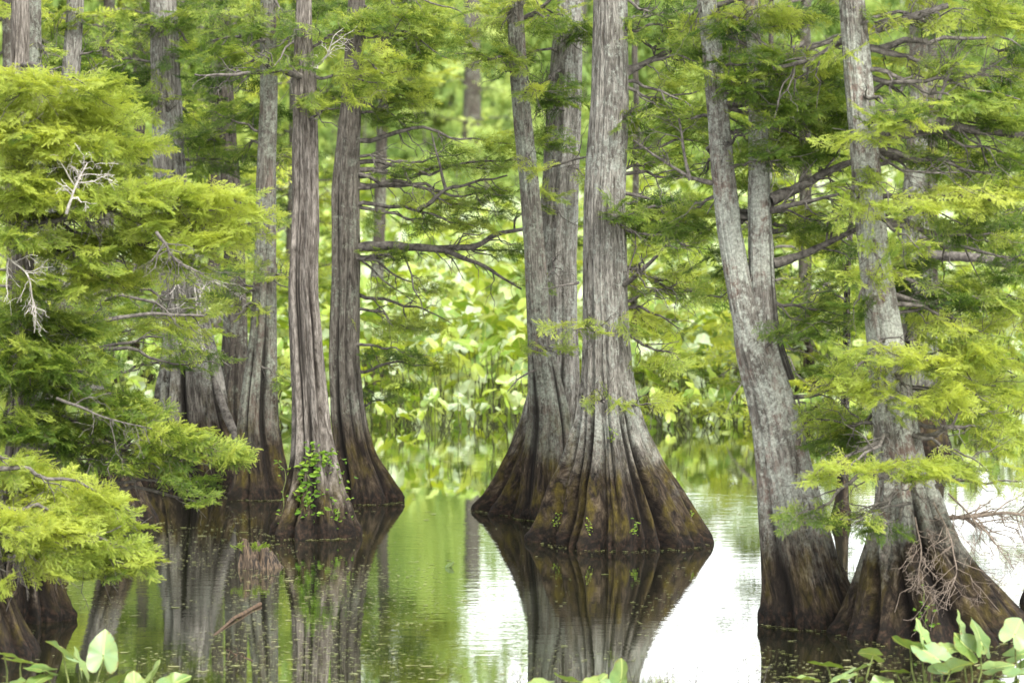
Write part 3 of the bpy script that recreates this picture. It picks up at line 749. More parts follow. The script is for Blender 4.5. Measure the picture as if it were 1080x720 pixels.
for a in [(20, 90, 40, 16, 'Y', 1.1, -.9), (80, 88, 50, 14, 'Y', 1.1, -.9), (15, 145, 40, 22, 'Y', 1.2, -.9), (65, 150, 46, 20, 'Y', 1.2, -.9), (20, 200, 40, 22, 'Y', 1.1, -.9), (85, 210, 46, 16, 'Y', 1.0, -.9), (25, 255, 40, 14, 'y', 1.0, -.9), (60, 300, 50, 18, 'y', .9, -.8), (140, 210, 40, 18, 'Y', 1.1, -.9), (210, 260, 46, 16, 'Y', .9, -.9), (100, 275, 40, 14, 'y', .9, -.9), (15, 380, 40, 22, 'G', 1.0, -.9), (20, 450, 40, 22, 'G', 1.0, -.9), (80, 385, 46, 18, 'G', .9, -.9),
          (35, 120, 55, 26, 'Y', 1.2, -.5), (105, 122, 50, 24, 'Y', 1.2, -.5), (140, 155, 30, 14, 'Y', 1.0, -.5), (45, 175, 60, 26, 'y', 1.1, -.3), (110, 185, 50, 22, 'y', 1.1, -.4), (30, 225, 46, 18, 'y', 1.0, -.3),
          (180, 205, 40, 16, 'Y', 1.2, -.7), (225, 215, 40, 16, 'Y', 1.2, -.8), (262, 232, 26, 12, 'Y', 1.0, -.8), (180, 240, 50, 18, 'Y', 1.1, -.7), (235, 245, 40, 14, 'Y', 1.0, -.7), (130, 255, 46, 18, 'y', 1.0, -.5), (70, 260, 46, 18, 'y', .9, -.4), (180, 275, 50, 14, 'y', .8, -.6), (110, 300, 50, 18, 'y', .8, -.4),
          (20, 340, 44, 26, 'G', 1.1, -.5), (70, 350, 46, 22, 'G', 1.0, -.5), (30, 400, 46, 24, 'G', 1.1, -.5), (90, 420, 50, 20, 'G', 1.1, -.6), (50, 455, 60, 20, 'G', 1.1, -.6), (130, 440, 46, 16, 'G', 1.0, -.7), (170, 462, 46, 16, 'y', 1.0, -.8), (215, 478, 38, 12, 'y', 1.0, -.8), (150, 490, 46, 12, 'G', .9, -.8), (195, 505, 30, 10, 'G', .8, -.8), (215, 528, 14, 10, 'G', .7, -.8), (90, 480, 40, 14, 'G', .8, -.6), (245, 482, 14, 8, 'y', .8, -.8)]:
    A_.pad(*a)
trees.append(A_)
Z_ = Tree('nearest cypress at the left edge with bright yellow-green boughs over the water', [(0, 694, 92), (-2, 670, 74), (-8, 640, 58), (-16, 600, 48), (-20, 560, 42), (-34, 400, 34), (-40, 100, 28)], 27.3, GREY, nfl=9, seed=141, flute=0.6, NS=170, dz=0.02)
Z_.thick = 1.9
for a in [(12, 490, 34, 12, 'Y', 1.0, .3), (8, 560, 40, 18, 'Y', 1.0, -.2), (50, 560, 46, 20, 'Y', 1.2, .1), (60, 600, 36, 12, 'Y', .8, .1), (120, 535, 30, 10, 'Y', .9, .4), (25, 505, 50, 18, 'Y', 1.2, .5), (75, 525, 46, 18, 'Y', 1.2, .4), (30, 545, 50, 20, 'Y', 1.2, .3), (100, 555, 46, 16, 'Y', 1.2, .3), (75, 580, 46, 16, 'Y', 1.2, .2), (130, 580, 34, 14, 'Y', 1.2, .2), (110, 604, 30, 10, 'Y', .9, .2), (155, 590, 18, 8, 'Y', 1.0, .2), (20, 580, 36, 14, 'Y', .9, .2), (4, 618, 18, 8, 'Y', .9, -.2)]:
    Z_.pad(*a)
trees.append(Z_)
# --- O: behind the right tree, with limbs to the right
O_ = Tree('rear cypress with bare grey limbs showing behind the right trunk', [(975, 470, 60), (973, 430, 46), (970, 360, 38), (968, 300, 34), (966, 240, 28), (968, 160, 22), (968, 60, 19), (968, 0, 18)], 43.0, LICH2, nfl=6, seed=151, flute=0.3)
O_.limb([(975, 270, -.2), (1010, 270, -.5), (1050, 275, -.6), (1095, 283, -.6)], 0.06, 0.045, 6, .6)
O_.limb([(972, 250, -.2), (1010, 248, -.4), (1050, 245, -.4)], 0.04, 0.015, 8, .6)
for a in [(1000, 255, 46, 8, 'g', .6), (1040, 262, 40, 7, 'y', .6), (960, 330, 40, 16, 'g', 1.0, -.3), (1010, 180, 50, 14, 'g', 1.0), (920, 90, 40, 16, 'g', .9), (1030, 90, 40, 14, 'G', .9), (1000, 30, 50, 14, 'g', .9)]:
    O_.pad(*a)
trees.append(O_)
# sapling between the right trunks
S_ = Tree('thin dark young cypress stem between the two leaning right trunks', [(886, 550, 17), (888, 510, 12), (889, 460, 10), (891, 400, 9), (893, 330, 7), (896, 260, 6), (900, 200, 5)], 36.0, DARKB, nfl=5, seed=161, flute=0.1, NS=40, top=3.2, name='young_bald_cypress', barkamp=0.2)
for a in [(880, 300, 40, 16, 'g', 1.0), (880, 345, 36, 16, 'g', 1.0), (890, 260, 30, 14, 'G', .9), (880, 390, 40, 14, 'G', .9), (900, 440, 40, 16, 'g', 1.0), (870, 470, 34, 12, 'g', .9), (905, 480, 30, 10, 'g', .9)]:
    S_.pad(*a)
trees.append(S_)

def fluff(T, x0, x1, y0, y1, n, tones, d0=-.6, d1=.9, dens=.8, limb=.7):
    for q in range(n):
        T.pad(rng.uniform(x0, x1), y0 + (y1 - y0) * (q + rng.random()) / n, rng.uniform(26, 52), rng.uniform(6, 13), rng.choice(list(tones)), dens, rng.uniform(d0, d1), rng.random() < limb, subs=3)


fluff(K, 665, 770, -10, 330, 18, 'GGgyD')
fluff(L_, 690, 900, -10, 300, 20, 'GgGyD', .1, 1.4)
fluff(L_, 740, 830, 10, 110, 3, 'gGy', -.8, -.3, .6)
fluff(M_, 945, 1085, -10, 450, 26, 'GgyYyD', -.2, 1.4)
fluff(M_, 850, 960, 40, 440, 9, 'GyY', -.7, -.3, .6)
fluff(N_, 1020, 1085, 0, 420, 14, 'GyYg', -.6, 1.0)
fluff(G_, 280, 400, -5, 90, 3, 'Gyg', -.6, -.2)
fluff(H_, 385, 470, -5, 110, 7, 'GyG', -.6, .8)
fluff(F_, 225, 345, -5, 200, 6, 'GgDg', .1, .9)
fluff(D_, 115, 240, -5, 200, 9, 'GgDG', .1, .9)
fluff(J, 550, 625, -5, 110, 3, 'Gyg', -.7, -.3, .7)
fluff(I, 490, 590, -5, 75, 5, 'Gyy', -.5, .8, .6)
fluff(Cc, 100, 220, 270, 400, 7, 'gGy', -.6, .6, .7)
# --- second rank behind: cypresses in the lily field with layered boughs
BACK = [
    ('second-rank cypress behind the far left bough tips', 20, 47, 14, (-60, 400), 80, 'g'),
    ('second-rank cypress behind the bright bough mass at left', 110, 50, 15, (-60, 330), 80, 'g'),
    ('second-rank cypress filling the gap left of the thick trunk', 150, 58, 14, (-60, 400), 60, 'G'),
    ('second-rank cypress between the thick trunk and the pale trunk', 225, 52, 14, (-60, 330), 70, 'g'),
    ('second-rank cypress directly behind the pale reddish trunk', 305, 56, 15, (-60, 400), 60, 'G'),
    ('second-rank cypress left of the open view to the lily field', 395, 60, 13, (-80, 110), 50, 'y'),
    ('second-rank cypress right beside the big middle trunk', 668, 50, 7, (225, 440), 70, 'y'),
    ('second-rank cypress left of the twin stems', 808, 47, 6, (225, 440), 60, 'y'),
    ('second-rank cypress between twin stems and right trunk', 850, 49, 14, (-60, 440), 70, 'G'),
    ('second-rank cypress just right of the right trunk', 985, 52, 12, (200, 400), 70, 'y'),
    ('second-rank cypress nearest the right edge', 1165, 48, 14, (60, 400), 95, 'y'),
]
bid = 0
for lab, x, d, w, (y0, y1), hw, tn in BACK:
    yb = HOR + CAMZ * F / d
    bid += 1
    lean = rng.uniform(-12, 12)
    T = Tree(lab, [(x, yb, w * 2.2), (x, yb - 30, w * 1.5), (x + lean * .4, yb - 90, w), (x + lean, 150, w * .9), (x + lean * 1.3, -20, w * .75)], d, DARKB, nfl=6, seed=200 + bid, flute=0.3, NS=48, dz=0.06, fmat=FOLBACK, top=8.5)
    y = y0
    while y < y1:
        for side in (-1, 1):
            if rng.random() < 0.80:
                T.pad(x + lean + side * rng.uniform(0.15, 0.95) * hw, y + rng.uniform(-8, 8), rng.uniform(26, 48), rng.uniform(5, 11), rng.choice(['g', tn, tn, 'y', 'Y']) if rng.random() < .8 else 'D', rng.uniform(.7, 1.1), rng.uniform(-1.0, 1.0), lod=1, subs=3, sc_=1.15)
        y += rng.uniform(16, 26)
    trees.append(T)
# upper boughs, above the frame, that shade the pool on the left and right
for T, xs in ((A_, (0, 60, 130, 200)), (D_, (140, 200, 260)), (G_, (290, 350)), (L_, (760, 830)), (M_, (900, 980, 1050)), (K, (620, 680))):
    for x in xs:
        for _ in range(3):
            T.pad(x + rng.uniform(-30, 30), rng.uniform(-230, -30), rng.uniform(45, 70), rng.uniform(8, 16), 'G', .5, rng.uniform(-.8, 1.2), lod=2, subs=2, sc_=1.5)
for T in trees: T.done()

# ------------------------------------------------------------------ lily leaves
def lily_leaf(size, seed, rings=5, segs=30, fold=0.25, curl=0.25, wave=0.05):
    """spatterdock blade: heart-arrow outline, notch where the stalk joins; tip along +y, flat in xy"""
    r = np.random.default_rng(seed)
    a = np.linspace(0, 2 * PI, segs, endpoint=False)          # 0 = tip
    # outline
    s = np.abs(((a + PI) % (2 * PI)) - PI) / PI               # 0 tip .. 1 notch
    prof = 1.0 - 0.30 * np.clip(s / 0.22, 0, 1) ** 0.8 - 0.10 * sm(s, 0.2, 0.5) + 0.24 * sm(s, 0.5, 0.84) - 0.66 * sm(s, 0.87, 1.0)
    prof = prof * (1 + 0.03 * np.sin(a * 3 + r.uniform(0, 6)))
    V = [np.zeros(3)]; lp = [np.zeros(3)]
    ph = r.uniform(0, 6, 3)
    for k in range(1, rings + 1):
        t = k / rings
        R = prof * t
        x, y = np.sin(a) * R, np.cos(a) * R
        zz = fold * np.abs(x) * 0.8 + curl * (x * x + y * y) * 0.35 * np.sin(ph[0]) - curl * 0.5 * np.maximum(y, 0) ** 2
        zz = zz + wave * t * t * (np.sin(a * 4 + ph[1]) + 0.6 * np.sin(a * 7 + ph[2]))
        for q in range(segs): V.append((x[q], y[q], zz[q])); lp.append((x[q], y[q], t))
    V = np.array(V) * size * 0.5; V[:, 1] += 0
    tri = [(0, 1 + q, 1 + (q + 1) % segs) for q in range(segs)]
    qd = []
    for k in range(rings - 1):
        o = 1 + k * segs
        for q in range(segs): qd.append((o + q, o + segs + q, o + segs + (q + 1) % segs, o + (q + 1) % segs))
    return V, np.array(tri), np.array(qd), np.array(lp)


def leaf_mesh(name, size, seed, mat, **kw):
    V, tri, qd, lp = lily_leaf(size, seed, **kw)
    o = mesh_obj(name, V, [tri, qd], mat, None, smooth=True, pattr={'lp': lp, 'tone': np.full(len(V), 0.0)})
    me = o.data
    bpy.data.objects.remove(o)
    return me


LM = [leaf_mesh('leaf', 1.0, 300 + i, LILY, rings=6, segs=40, fold=[.18, .35, .5, .28][i % 4], curl=[.3, -.3, .4, .5][i % 4], wave=.05) for i in range(6)]
LMF = [leaf_mesh('leaf', 1.0, 400 + i, LILYF, rings=3, segs=20, fold=[.3, .5, .7, .4][i % 4], curl=.4, wave=.07) for i in range(5)]


def stalk_data(p0, p1, r):
    pts = wiggle(p0, p1, 7, 0.03); V, f = tubes([(pts, np.linspace(r * 1.25, r * 0.8, 7))], 7); return V, f


def orient(az, pitch, roll):
    """leaf tip points to azimuth az (0 = +x), rising by pitch"""
    return Matrix.Rotation(az - PI / 2, 3, 'Z') @ Matrix.Rotation(pitch, 3, 'X') @ Matrix.Rotation(roll, 3, 'Y')


def put_leaf(root, me, pos, size, az, pitch, roll, foot, r=0.007, label=None):
    lo = bpy.data.objects.new('leaf', me); C.objects.link(lo); lo.parent = root
    Mx = orient(az, pitch, roll)
    lo.location = Vector([float(v) for v in pos]) - root.location
    lo.rotation_euler = Mx.to_euler(); lo.scale = (size,) * 3
    if label: lo['label'] = label
    V, f = stalk_data(np.array(foot, float), np.array(pos, float), r)
    mesh_obj('stalk', V, f, STALK if r > .0055 else STALKD, root, smooth=True)


def near_plant(label, d, leaves, group='yellow pond-lily plants along the near shore'):
    cx = np.mean([l[0] for l in leaves])
    c = P(cx, 700, d)
    root = empty('pond_lily', (c[0], d, -0.05), label, 'water plant', group)
    pass
    for (px, py, s, az, pitch, roll, *dd) in leaves:
        d2 = d + (dd[0] if dd else rng.uniform(-.25, .25))
        pos = P(px, py, d2)
        foot = (c[0] + (pos[0] - c[0]) * 0.45, d + (d2 - d) * .5, -0.12)
        put_leaf(root, LM[rng.integers(len(LM))], pos, s, math.radians(az), math.radians(pitch), math.radians(roll), foot)


# azimuth: 90 = away from us, -90 = towards us, 0 = right, 180 = left
near_plant('pond-lily with one large upright round leaf near the bottom left corner', 25.6, [
    (109, 690, .34, 80, 78, 8, 0), (66, 688, .30, 150, 35, 30), (84, 702, .30, 130, 55, 40), (45, 706, .28, 190, 12, -10), (128, 716, .30, 20, 25, -20)])
near_plant('pond-lily with flat drooping leaves at the bottom left corner', 25.9, [
    (22, 698, .28, 170, 5, 12), (4, 690, .26, 200, 15, 10), (12, 720, .30, -60, 8, 10), (40, 718, .26, 30, 25, 10)])
near_plant('pond-lily with folded leaves just right of the large upright leaf', 25.4, [
    (160, 716, .30, 40, 45, -25), (182, 722, .28, 20, 30, 30), (142, 722, .24, 100, 40, 0)])
near_plant('low pond-lily whose leaf tips peep over the bottom edge in the middle', 25.5, [
    (655, 716, .30, 70, 55, -30), (628, 720, .22, 30, 15, 10), (600, 718, .24, 160, 10, 15), (572, 720, .24, 190, 8, -10), (640, 722, .2, 120, 30, 10)])
near_plant('pond-lily with two tall broad leaves near the bottom right corner', 25.9, [
    (1034, 674, .36, 110, 62, 38, 0), (1022, 684, .30, 150, 35, -35), (1050, 704, .30, 10, 12, 15), (1040, 722, .32, -40, 15, 10), (1012, 662, .26, 120, 70, 40, .1)])
near_plant('dense pond-lily clump with large pale leaves left of the tall ones', 25.7, [
    (985, 692, .38, 160, 30, -25, 0), (1003, 706, .36, -30, 28, -25, -.1), (960, 684, .30, 175, 20, 25, .1), (972, 670, .26, 130, 60, 20, .1), (945, 708, .26, 200, 10, 10), (992, 722, .32, -60, 25, 0), (958, 722, .3, 220, 15, 10), (1000, 684, .25, 30, 8, 20, .2)])
near_plant('spread pond-lily with low flat leaves at the foot of the twin stems', 26.0, [
    (872, 702, .28, 185, 8, 12), (905, 706, .26, 20, 15, -15), (921, 690, .22, 150, 10, 50), (888, 716, .24, -20, 15, 10), (850, 716, .26, 180, 4, 5), (900, 722, .25, -70, 20, 0), (930, 722, .25, 60, 30, 20)])
near_plant('pond-lily cut by the right edge with dark green cupped leaves', 25.8, [
    (1070, 668, .34, 60, 35, 45, 0), (1076, 690, .30, 0, 15, 20), (1072, 712, .32, -30, 12, 10), (1092, 700, .3, 20, 20, 10), (1060, 722, .3, -90, 20, 0)])

# --- the lily field
FL = 'pond-lily with upright yellow-green leaves along the front edge of the lily field'
FG = 'pond-lilies along the front edge of the lily field'
spots = []
for row, (d0, n) in enumerate(((46.2, 34), (47.3, 34), (48.6, 36))):
    for i in range(n):
        px = 120 + (1100 - 120) * (i + rng.uniform(.1, .9)) / n
        spots.append((px, d0 + rng.uniform(-.7, .5) + (0.5 if px > 980 else 0)))
for px, d in spots:
    c = P(px, 450, d)
    root = empty('pond_lily', (c[0], d, -0.05), FL, 'water plant', FG)
    nl = int(rng.integers(8, 13))
    pass
    for k in range(nl):
        hz = rng.uniform(.03, .45) if d < 46.9 else rng.uniform(.3, .95)
        pos = (c[0] + rng.uniform(-.38, .38), max(d + rng.uniform(-.4, .4), 45.95 + .3 * rng.random()), hz)
        foot = (c[0] + (pos[0] - c[0]) * .5, d + (pos[1] - d) * .6, -0.1)
        put_leaf(root, LMF[rng.integers(len(LMF))], pos, (0.8 if d < 46.9 else 1.0) * rng.uniform(.21, .39), rng.uniform(0, 2 * PI), math.radians(rng.uniform(15, 72)), math.radians(rng.uniform(-55, 55)), foot, .0053)
# the rest of the field: one countless mass
Vs, Ts, Qs, LPs, TN, n = [], [], [], [], [], 0
TPL = [lily_leaf(1.0, 500 + i, rings=2, segs=14, fold=[.3, .6, .45][i % 3], curl=.4, wave=.08) for i in range(6)]
def field_leaf(x, y, z, s, az, pi_, ro):
    global n
    V, t, q, lp = TPL[rng.integers(6)]
    Mx = np.array(orient(az, pi_, ro))
    Vs.append((V * s) @ Mx.T + (x, y, z)); Ts.append(t + n); Qs.append(q + n); LPs.append(lp); TN.append(np.full(len(V), rng.random())); n += len(V)
def band(d0, d1, dens, s0, s1):
    area = (d1 - d0) * 1180 / F * (d0 + d1) / 2
    for _ in range(int(area * dens)):
        d = rng.uniform(d0, d1); px = rng.uniform(-60, 1140)
        x = (px - 540) / F * d
        und = 0.25 * float(vn(x * .25, d * .12, 0, 77))
        field_leaf(x, d, rng.uniform(.35, 1.0) + und, rng.uniform(s0, s1), rng.uniform(0, 2 * PI), math.radians(rng.uniform(5, 75)), math.radians(rng.uniform(-45, 45)))
band(49.2, 62, 17, .24, .42); band(62, 85, 9.0, .28, .46); band(85, 120, 4.5, .38, .62); band(120, 168, 2.4, .55, .9)
fld = mesh_obj('lily_field', np.concatenate(Vs), [np.concatenate(Ts), np.concatenate(Qs)], LILYF, None, smooth=True, pattr={'lp': np.concatenate(LPs), 'tone': np.concatenate(TN)})
tag(fld, 'wide field of pond-lily leaves stretching back to the distant trees', 'lily field', kind='stuff')

# ------------------------------------------------------------------ far trees
def skyline(px):
    y = np.interp(px, [-400, 380, 430, 470, 500, 540, 620, 700, 780, 880, 960, 1010, 1080, 1500], [860, 840, 740, 665, 615, 585, 575, 600, 570, 520, 490, 462, 455, 450])
    return float(y)


def far_crown(seed, tone):
    r = np.random.default_rng(seed)
    V, Fq, T = [], [], []
    blobs = [(r.normal() * .17, r.normal() * .17, u, 0.36 * (1 - 0.55 * u) * r.uniform(.7, 1.1)) for u in np.linspace(.12, .95, 15)]
    pts, tt = [], []
    for bx, by, bz, br in blobs:
        m = int(520 * (br / .3) ** 1.6)
        v = r.normal(size=(m, 3)); v /= np.linalg.norm(v, axis=1)[:, None]; v *= (br * r.uniform(.55, 1.05, m))[:, None]
        v[:, 2] *= .45
        off = r.normal() * .15
        pts.append(v + (bx * 1.6, by * 1.6, bz)); tt.append(tone + off + v[:, 2] / br * .35 + r.normal(size=m) * .1)
    pts = np.concatenate(pts); tt = np.clip(np.concatenate(tt), 0, 1)
    m = len(pts)
    s = r.uniform(.010, .028, m)
    a = r.normal(size=(m, 3)); a /= np.linalg.norm(a, axis=1)[:, None]
    b = np.cross(a, r.normal(size=(m, 3))); b /= np.linalg.norm(b, axis=1)[:, None]
    A, B = a * s[:, None], b * s[:, None] * .6
    V = np.stack([pts - A, pts + B, pts + A, pts - B], 1).reshape(-1, 3)
    return V, np.arange(m * 4).reshape(-1, 4), tt


FARP = [far_crown(600 + i, .42 + .09 * (i % 4)) for i in range(6)]
far_proto = {}
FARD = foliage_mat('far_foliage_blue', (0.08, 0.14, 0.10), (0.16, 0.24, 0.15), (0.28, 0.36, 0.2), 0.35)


def far_tree(x, d, H, kind, wide, label, group, mat=FOLFAR, trunk_r=0.03):
    key = (kind, mat.name)
    if key not in far_proto:
        V, f, t = FARP[kind]
        o = mesh_obj('crown', V, f, mat, None, {'tone': t}); 
        tp = [(np.array([[0, 0, -.02], [0.01, 0, .3], [0, 0.01, .6], [0.01, 0, .9]]), np.array([trunk_r, .022, .015, .006]))]
        for q in range(7):
            zz = .2 + .1 * q; aa = rng.uniform(0, 6.28); tp.append((wiggle((0, 0, zz), (.3 * math.cos(aa), .3 * math.sin(aa), zz + .08), 6, .08), np.linspace(.009, .003, 6)))
        V, f = tubes(tp, 8)
        t_ = mesh_obj('trunk', V, f, LIMB, None, smooth=True)
        far_proto[key] = (o, t_)
        first = True
    else: first = False
    r = empty('distant_tree', (x, d, 0.1), label, 'tree', group)
    r.rotation_euler = (0, 0, rng.uniform(0, 6.28)); r.scale = (H * wide, H * wide, H)
    for o in far_proto[key]:
        c = o if first else o.copy()
        if not first: C.objects.link(c)
        c.parent = r


TL = {0: 'pale green tree in the hazy row beyond the lily field', 1: 'taller pale tree in the back row beyond the lily field', 2: 'low bushy tree at the far margin of the lily field'}
i = 0
for d, step0, kd, hs in ((196, 50, 1, .95), (174, 60, 0, .78)):
    px = -110 + rng.uniform(0, 30)
    while px < 1200:
        H = (skyline(px) - HOR) * d / F - CAMZ
        H = max(6, H) * hs * rng.uniform(.9, 1.08); step = step0 * (.6 if px < 470 else 1); lf_ = 1.25 if px < 470 else 1
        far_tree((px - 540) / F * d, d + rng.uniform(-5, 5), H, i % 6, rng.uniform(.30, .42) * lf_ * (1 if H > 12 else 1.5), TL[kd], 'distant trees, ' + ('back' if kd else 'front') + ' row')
        i += 1; px += step * rng.uniform(.75, 1.15)
px = -90
while px < 1200:      # low bushes along the far margin, hiding the trunks
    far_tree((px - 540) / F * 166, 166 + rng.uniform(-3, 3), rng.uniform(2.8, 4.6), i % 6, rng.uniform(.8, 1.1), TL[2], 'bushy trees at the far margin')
    i += 1; px += 58 * rng.uniform(.8, 1.2)
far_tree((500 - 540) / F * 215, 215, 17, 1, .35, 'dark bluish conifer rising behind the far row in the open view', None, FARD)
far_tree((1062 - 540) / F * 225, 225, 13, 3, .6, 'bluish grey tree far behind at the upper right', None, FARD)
# one distant thick trunk seen in the open view
q = Tree('hazy thick trunk standing far off in the open view', [(498, 236, 30), (498, 200, 23), (497, 140, 20), (498, 100, 19), (498, 60, 17)], 118.0, DARKB, nfl=6, seed=333, flute=.2, NS=40, dz=.15, top=11, fmat=FOLFAR, bottom=None)
for a in [(470, 90, 36, 10), (520, 95, 34, 9), (455, 120, 30, 8), (540, 120, 26, 8), (500, 60, 50, 10), (450, 60, 40, 10), (530, 30, 50, 10), (470, 20, 50, 12), (515, 140, 20, 5)]:
    q.pad(a[0], a[1], a[2], a[3], 'y', .8, rng.uniform(-2, 2), lod=2, subs=0, sc_=3.2)
q.done()
for bx, bd, bh in ((482, 110, 2.6), (512, 112, 2.9), (545, 115, 2.4), (455, 114, 2.5)):
    far_tree((bx - 540) / F * bd, bd, bh, i % 6, .75, 'low bush in the lily field hiding the foot of the hazy thick trunk', 'bushes around the hazy thick trunk'); i += 1

# ------------------------------------------------------------------ ground and water
def ground_z(y): return -0.45 + 0.75 * sm(y, 166, 176) + 0.0 * y
ys = np.concatenate([np.linspace(-60, 160, 24), np.linspace(164, 180, 9), np.array([200, 260, 400, 700, 1200, 2500])])
xs = np.concatenate([np.array([-2500, -900, -300]), np.linspace(-120, 120, 25), np.array([300, 900, 2500])])
Xg, Yg = np.meshgrid(xs, ys)
Zg = ground_z(Yg) + 0.05 * vn(Xg * .1, Yg * .1, 0, 9)
nx = len(xs); ii = np.arange(len(ys) - 1)[:, None] * nx; jj = np.arange(nx - 1)[None, :]
fq = np.stack([ii + jj, ii + jj + 1, ii + nx + jj + 1, ii + nx + jj], -1).reshape(-1, 4)
gm, nt, out = new_mat('ground_mat')
geo = N(nt, 'ShaderNodeNewGeometry')
b = N(nt, 'ShaderNodeBsdfPrincipled'); b.inputs['Roughness'].default_value = 1
nt.links.new(ramp(nt, noise(nt, geo.outputs['Position'], .8, 5, .7), [(.35, (.05, .07, .02)), (.65, (.13, .17, .05))]), b.inputs['Base Color'])
nt.links.new(b.outputs[0], out.inputs[0])
g = mesh_obj('ground', np.stack([Xg, Yg, Zg], -1).reshape(-1, 3), fq, gm, None, smooth=True); tag(g, kind='structure')

wm, nt, out = new_mat('pond_water'); L = nt.links
geo = N(nt, 'ShaderNodeNewGeometry'); pos = geo.outputs['Position']
n1 = noise(nt, pos, 5.0, 4, .6, (0.5, 1.0, 1))
n2 = noise(nt, pos, 0.9, 2, .5, (0.7, 1.0, 1))
n3 = noise(nt, pos, 0.22, 2, .5)
calm = ramp(nt, n3, [(.38, .15), (.62, 1.0)])
h = math_(nt, 'MULTIPLY', math_(nt, 'ADD', n1, math_(nt, 'MULTIPLY', n2, .8)), calm)
bp = N(nt, 'ShaderNodeBump'); bp.inputs['Strength'].default_value = 1.0; bp.inputs['Distance'].default_value = 0.0015
L.new(h, bp.inputs['Height'])
fr = N(nt, 'ShaderNodeFresnel'); fr.inputs['IOR'].default_value = 1.6; L.new(bp.outputs[0], fr.inputs['Normal'])
gl = N(nt, 'ShaderNodeBsdfGlossy'); gl.inputs['Roughness'].default_value = 0.02; gl.inputs[0].default_value = (.97, .98, .95, 1)
L.new(bp.outputs[0], gl.inputs['Normal'])
df = N(nt, 'ShaderNodeBsdfDiffuse')
silt = noise(nt, pos, 0.35, 4, .6)
L.new(ramp(nt, silt, [(.35, (.007, .008, .004)), (.65, (.018, .020, .008))]), df.inputs[0])
fac = math_(nt, 'MULTIPLY', fr.outputs[0], 1.5, clamp=True)
ms = N(nt, 'ShaderNodeMixShader'); L.new(fac, ms.inputs[0]); L.new(df.outputs[0], ms.inputs[1]); L.new(gl.outputs[0], ms.inputs[2])
L.new(ms.outputs[0], out.inputs[0])
w = mesh_obj('water', [(-400, -50, 0), (400, -50, 0), (400, 171, 0), (-400, 171, 0)], np.array([[0, 1, 2, 3]]), wm); tag(w, kind='structure')

# floating duckweed, seeds and bits
Vs, Fs, TN, n = [], [], [], 0
for _ in range(20000):
    py = HOR + 350 + 285 * rng.random() ** .8
    d = CAMZ * F / (py - HOR); px = rng.uniform(-20, 1100)
    x = (px - 540) / F * d
    dn = vn(x * .8, d * .35, 0, 55) + .5 * vn(x * 2.7, d * 1.1, 0, 56)
    if dn < 0.05 + 0.25 * rng.random() and rng.random() > .05: continue
    if 560 < px < 800 and py > 600 and rng.random() < .6: continue
    s = rng.uniform(.002, .007) * (1 + (rng.random() < .05) * 1.2); k = 6
    a = np.linspace(0, 2 * PI, k, endpoint=False) + rng.uniform(0, 6)
    el = rng.uniform(1, 3.4)
    Vs.append(np.stack([x + np.cos(a) * s * el, d + np.sin(a) * s * 1.5, np.full(k, .004) + 0.0015 * rng.random()], -1))
    Fs.append(np.arange(k)[None] + n); n += k; TN.append(rng.random())
for T in trees[:12]:
    d0, R0, x0 = T.d, float(np.interp(0, T.z, T.R)), float(np.interp(0, T.z, T.X))
    for _ in range(130):
        a = rng.uniform(PI, 2 * PI); rr = R0 * rng.uniform(.86, 1.12) + .02; s = rng.uniform(.003, .010)
        b = np.linspace(0, 2 * PI, 6, endpoint=False)
        Vs.append(np.stack([x0 + math.cos(a) * rr + np.cos(b) * s * rng.uniform(1, 2.5), d0 + math.sin(a) * rr + np.sin(b) * s * 1.4, np.full(6, .006)], -1))
        Fs.append(np.arange(6)[None] + n); n += 6; TN.append(rng.random())
dk = foliage_mat('duckweed_mat', (0.09, 0.11, 0.03), (0.22, 0.25, 0.09), (0.36, 0.36, 0.22), 0.1)
o = mesh_obj('duckweed', np.concatenate(Vs), np.concatenate(Fs), dk, None, {'tone': TN})
tag(o, 'scattered duckweed and floating bits on the pond surface', 'duckweed', kind='stuff')

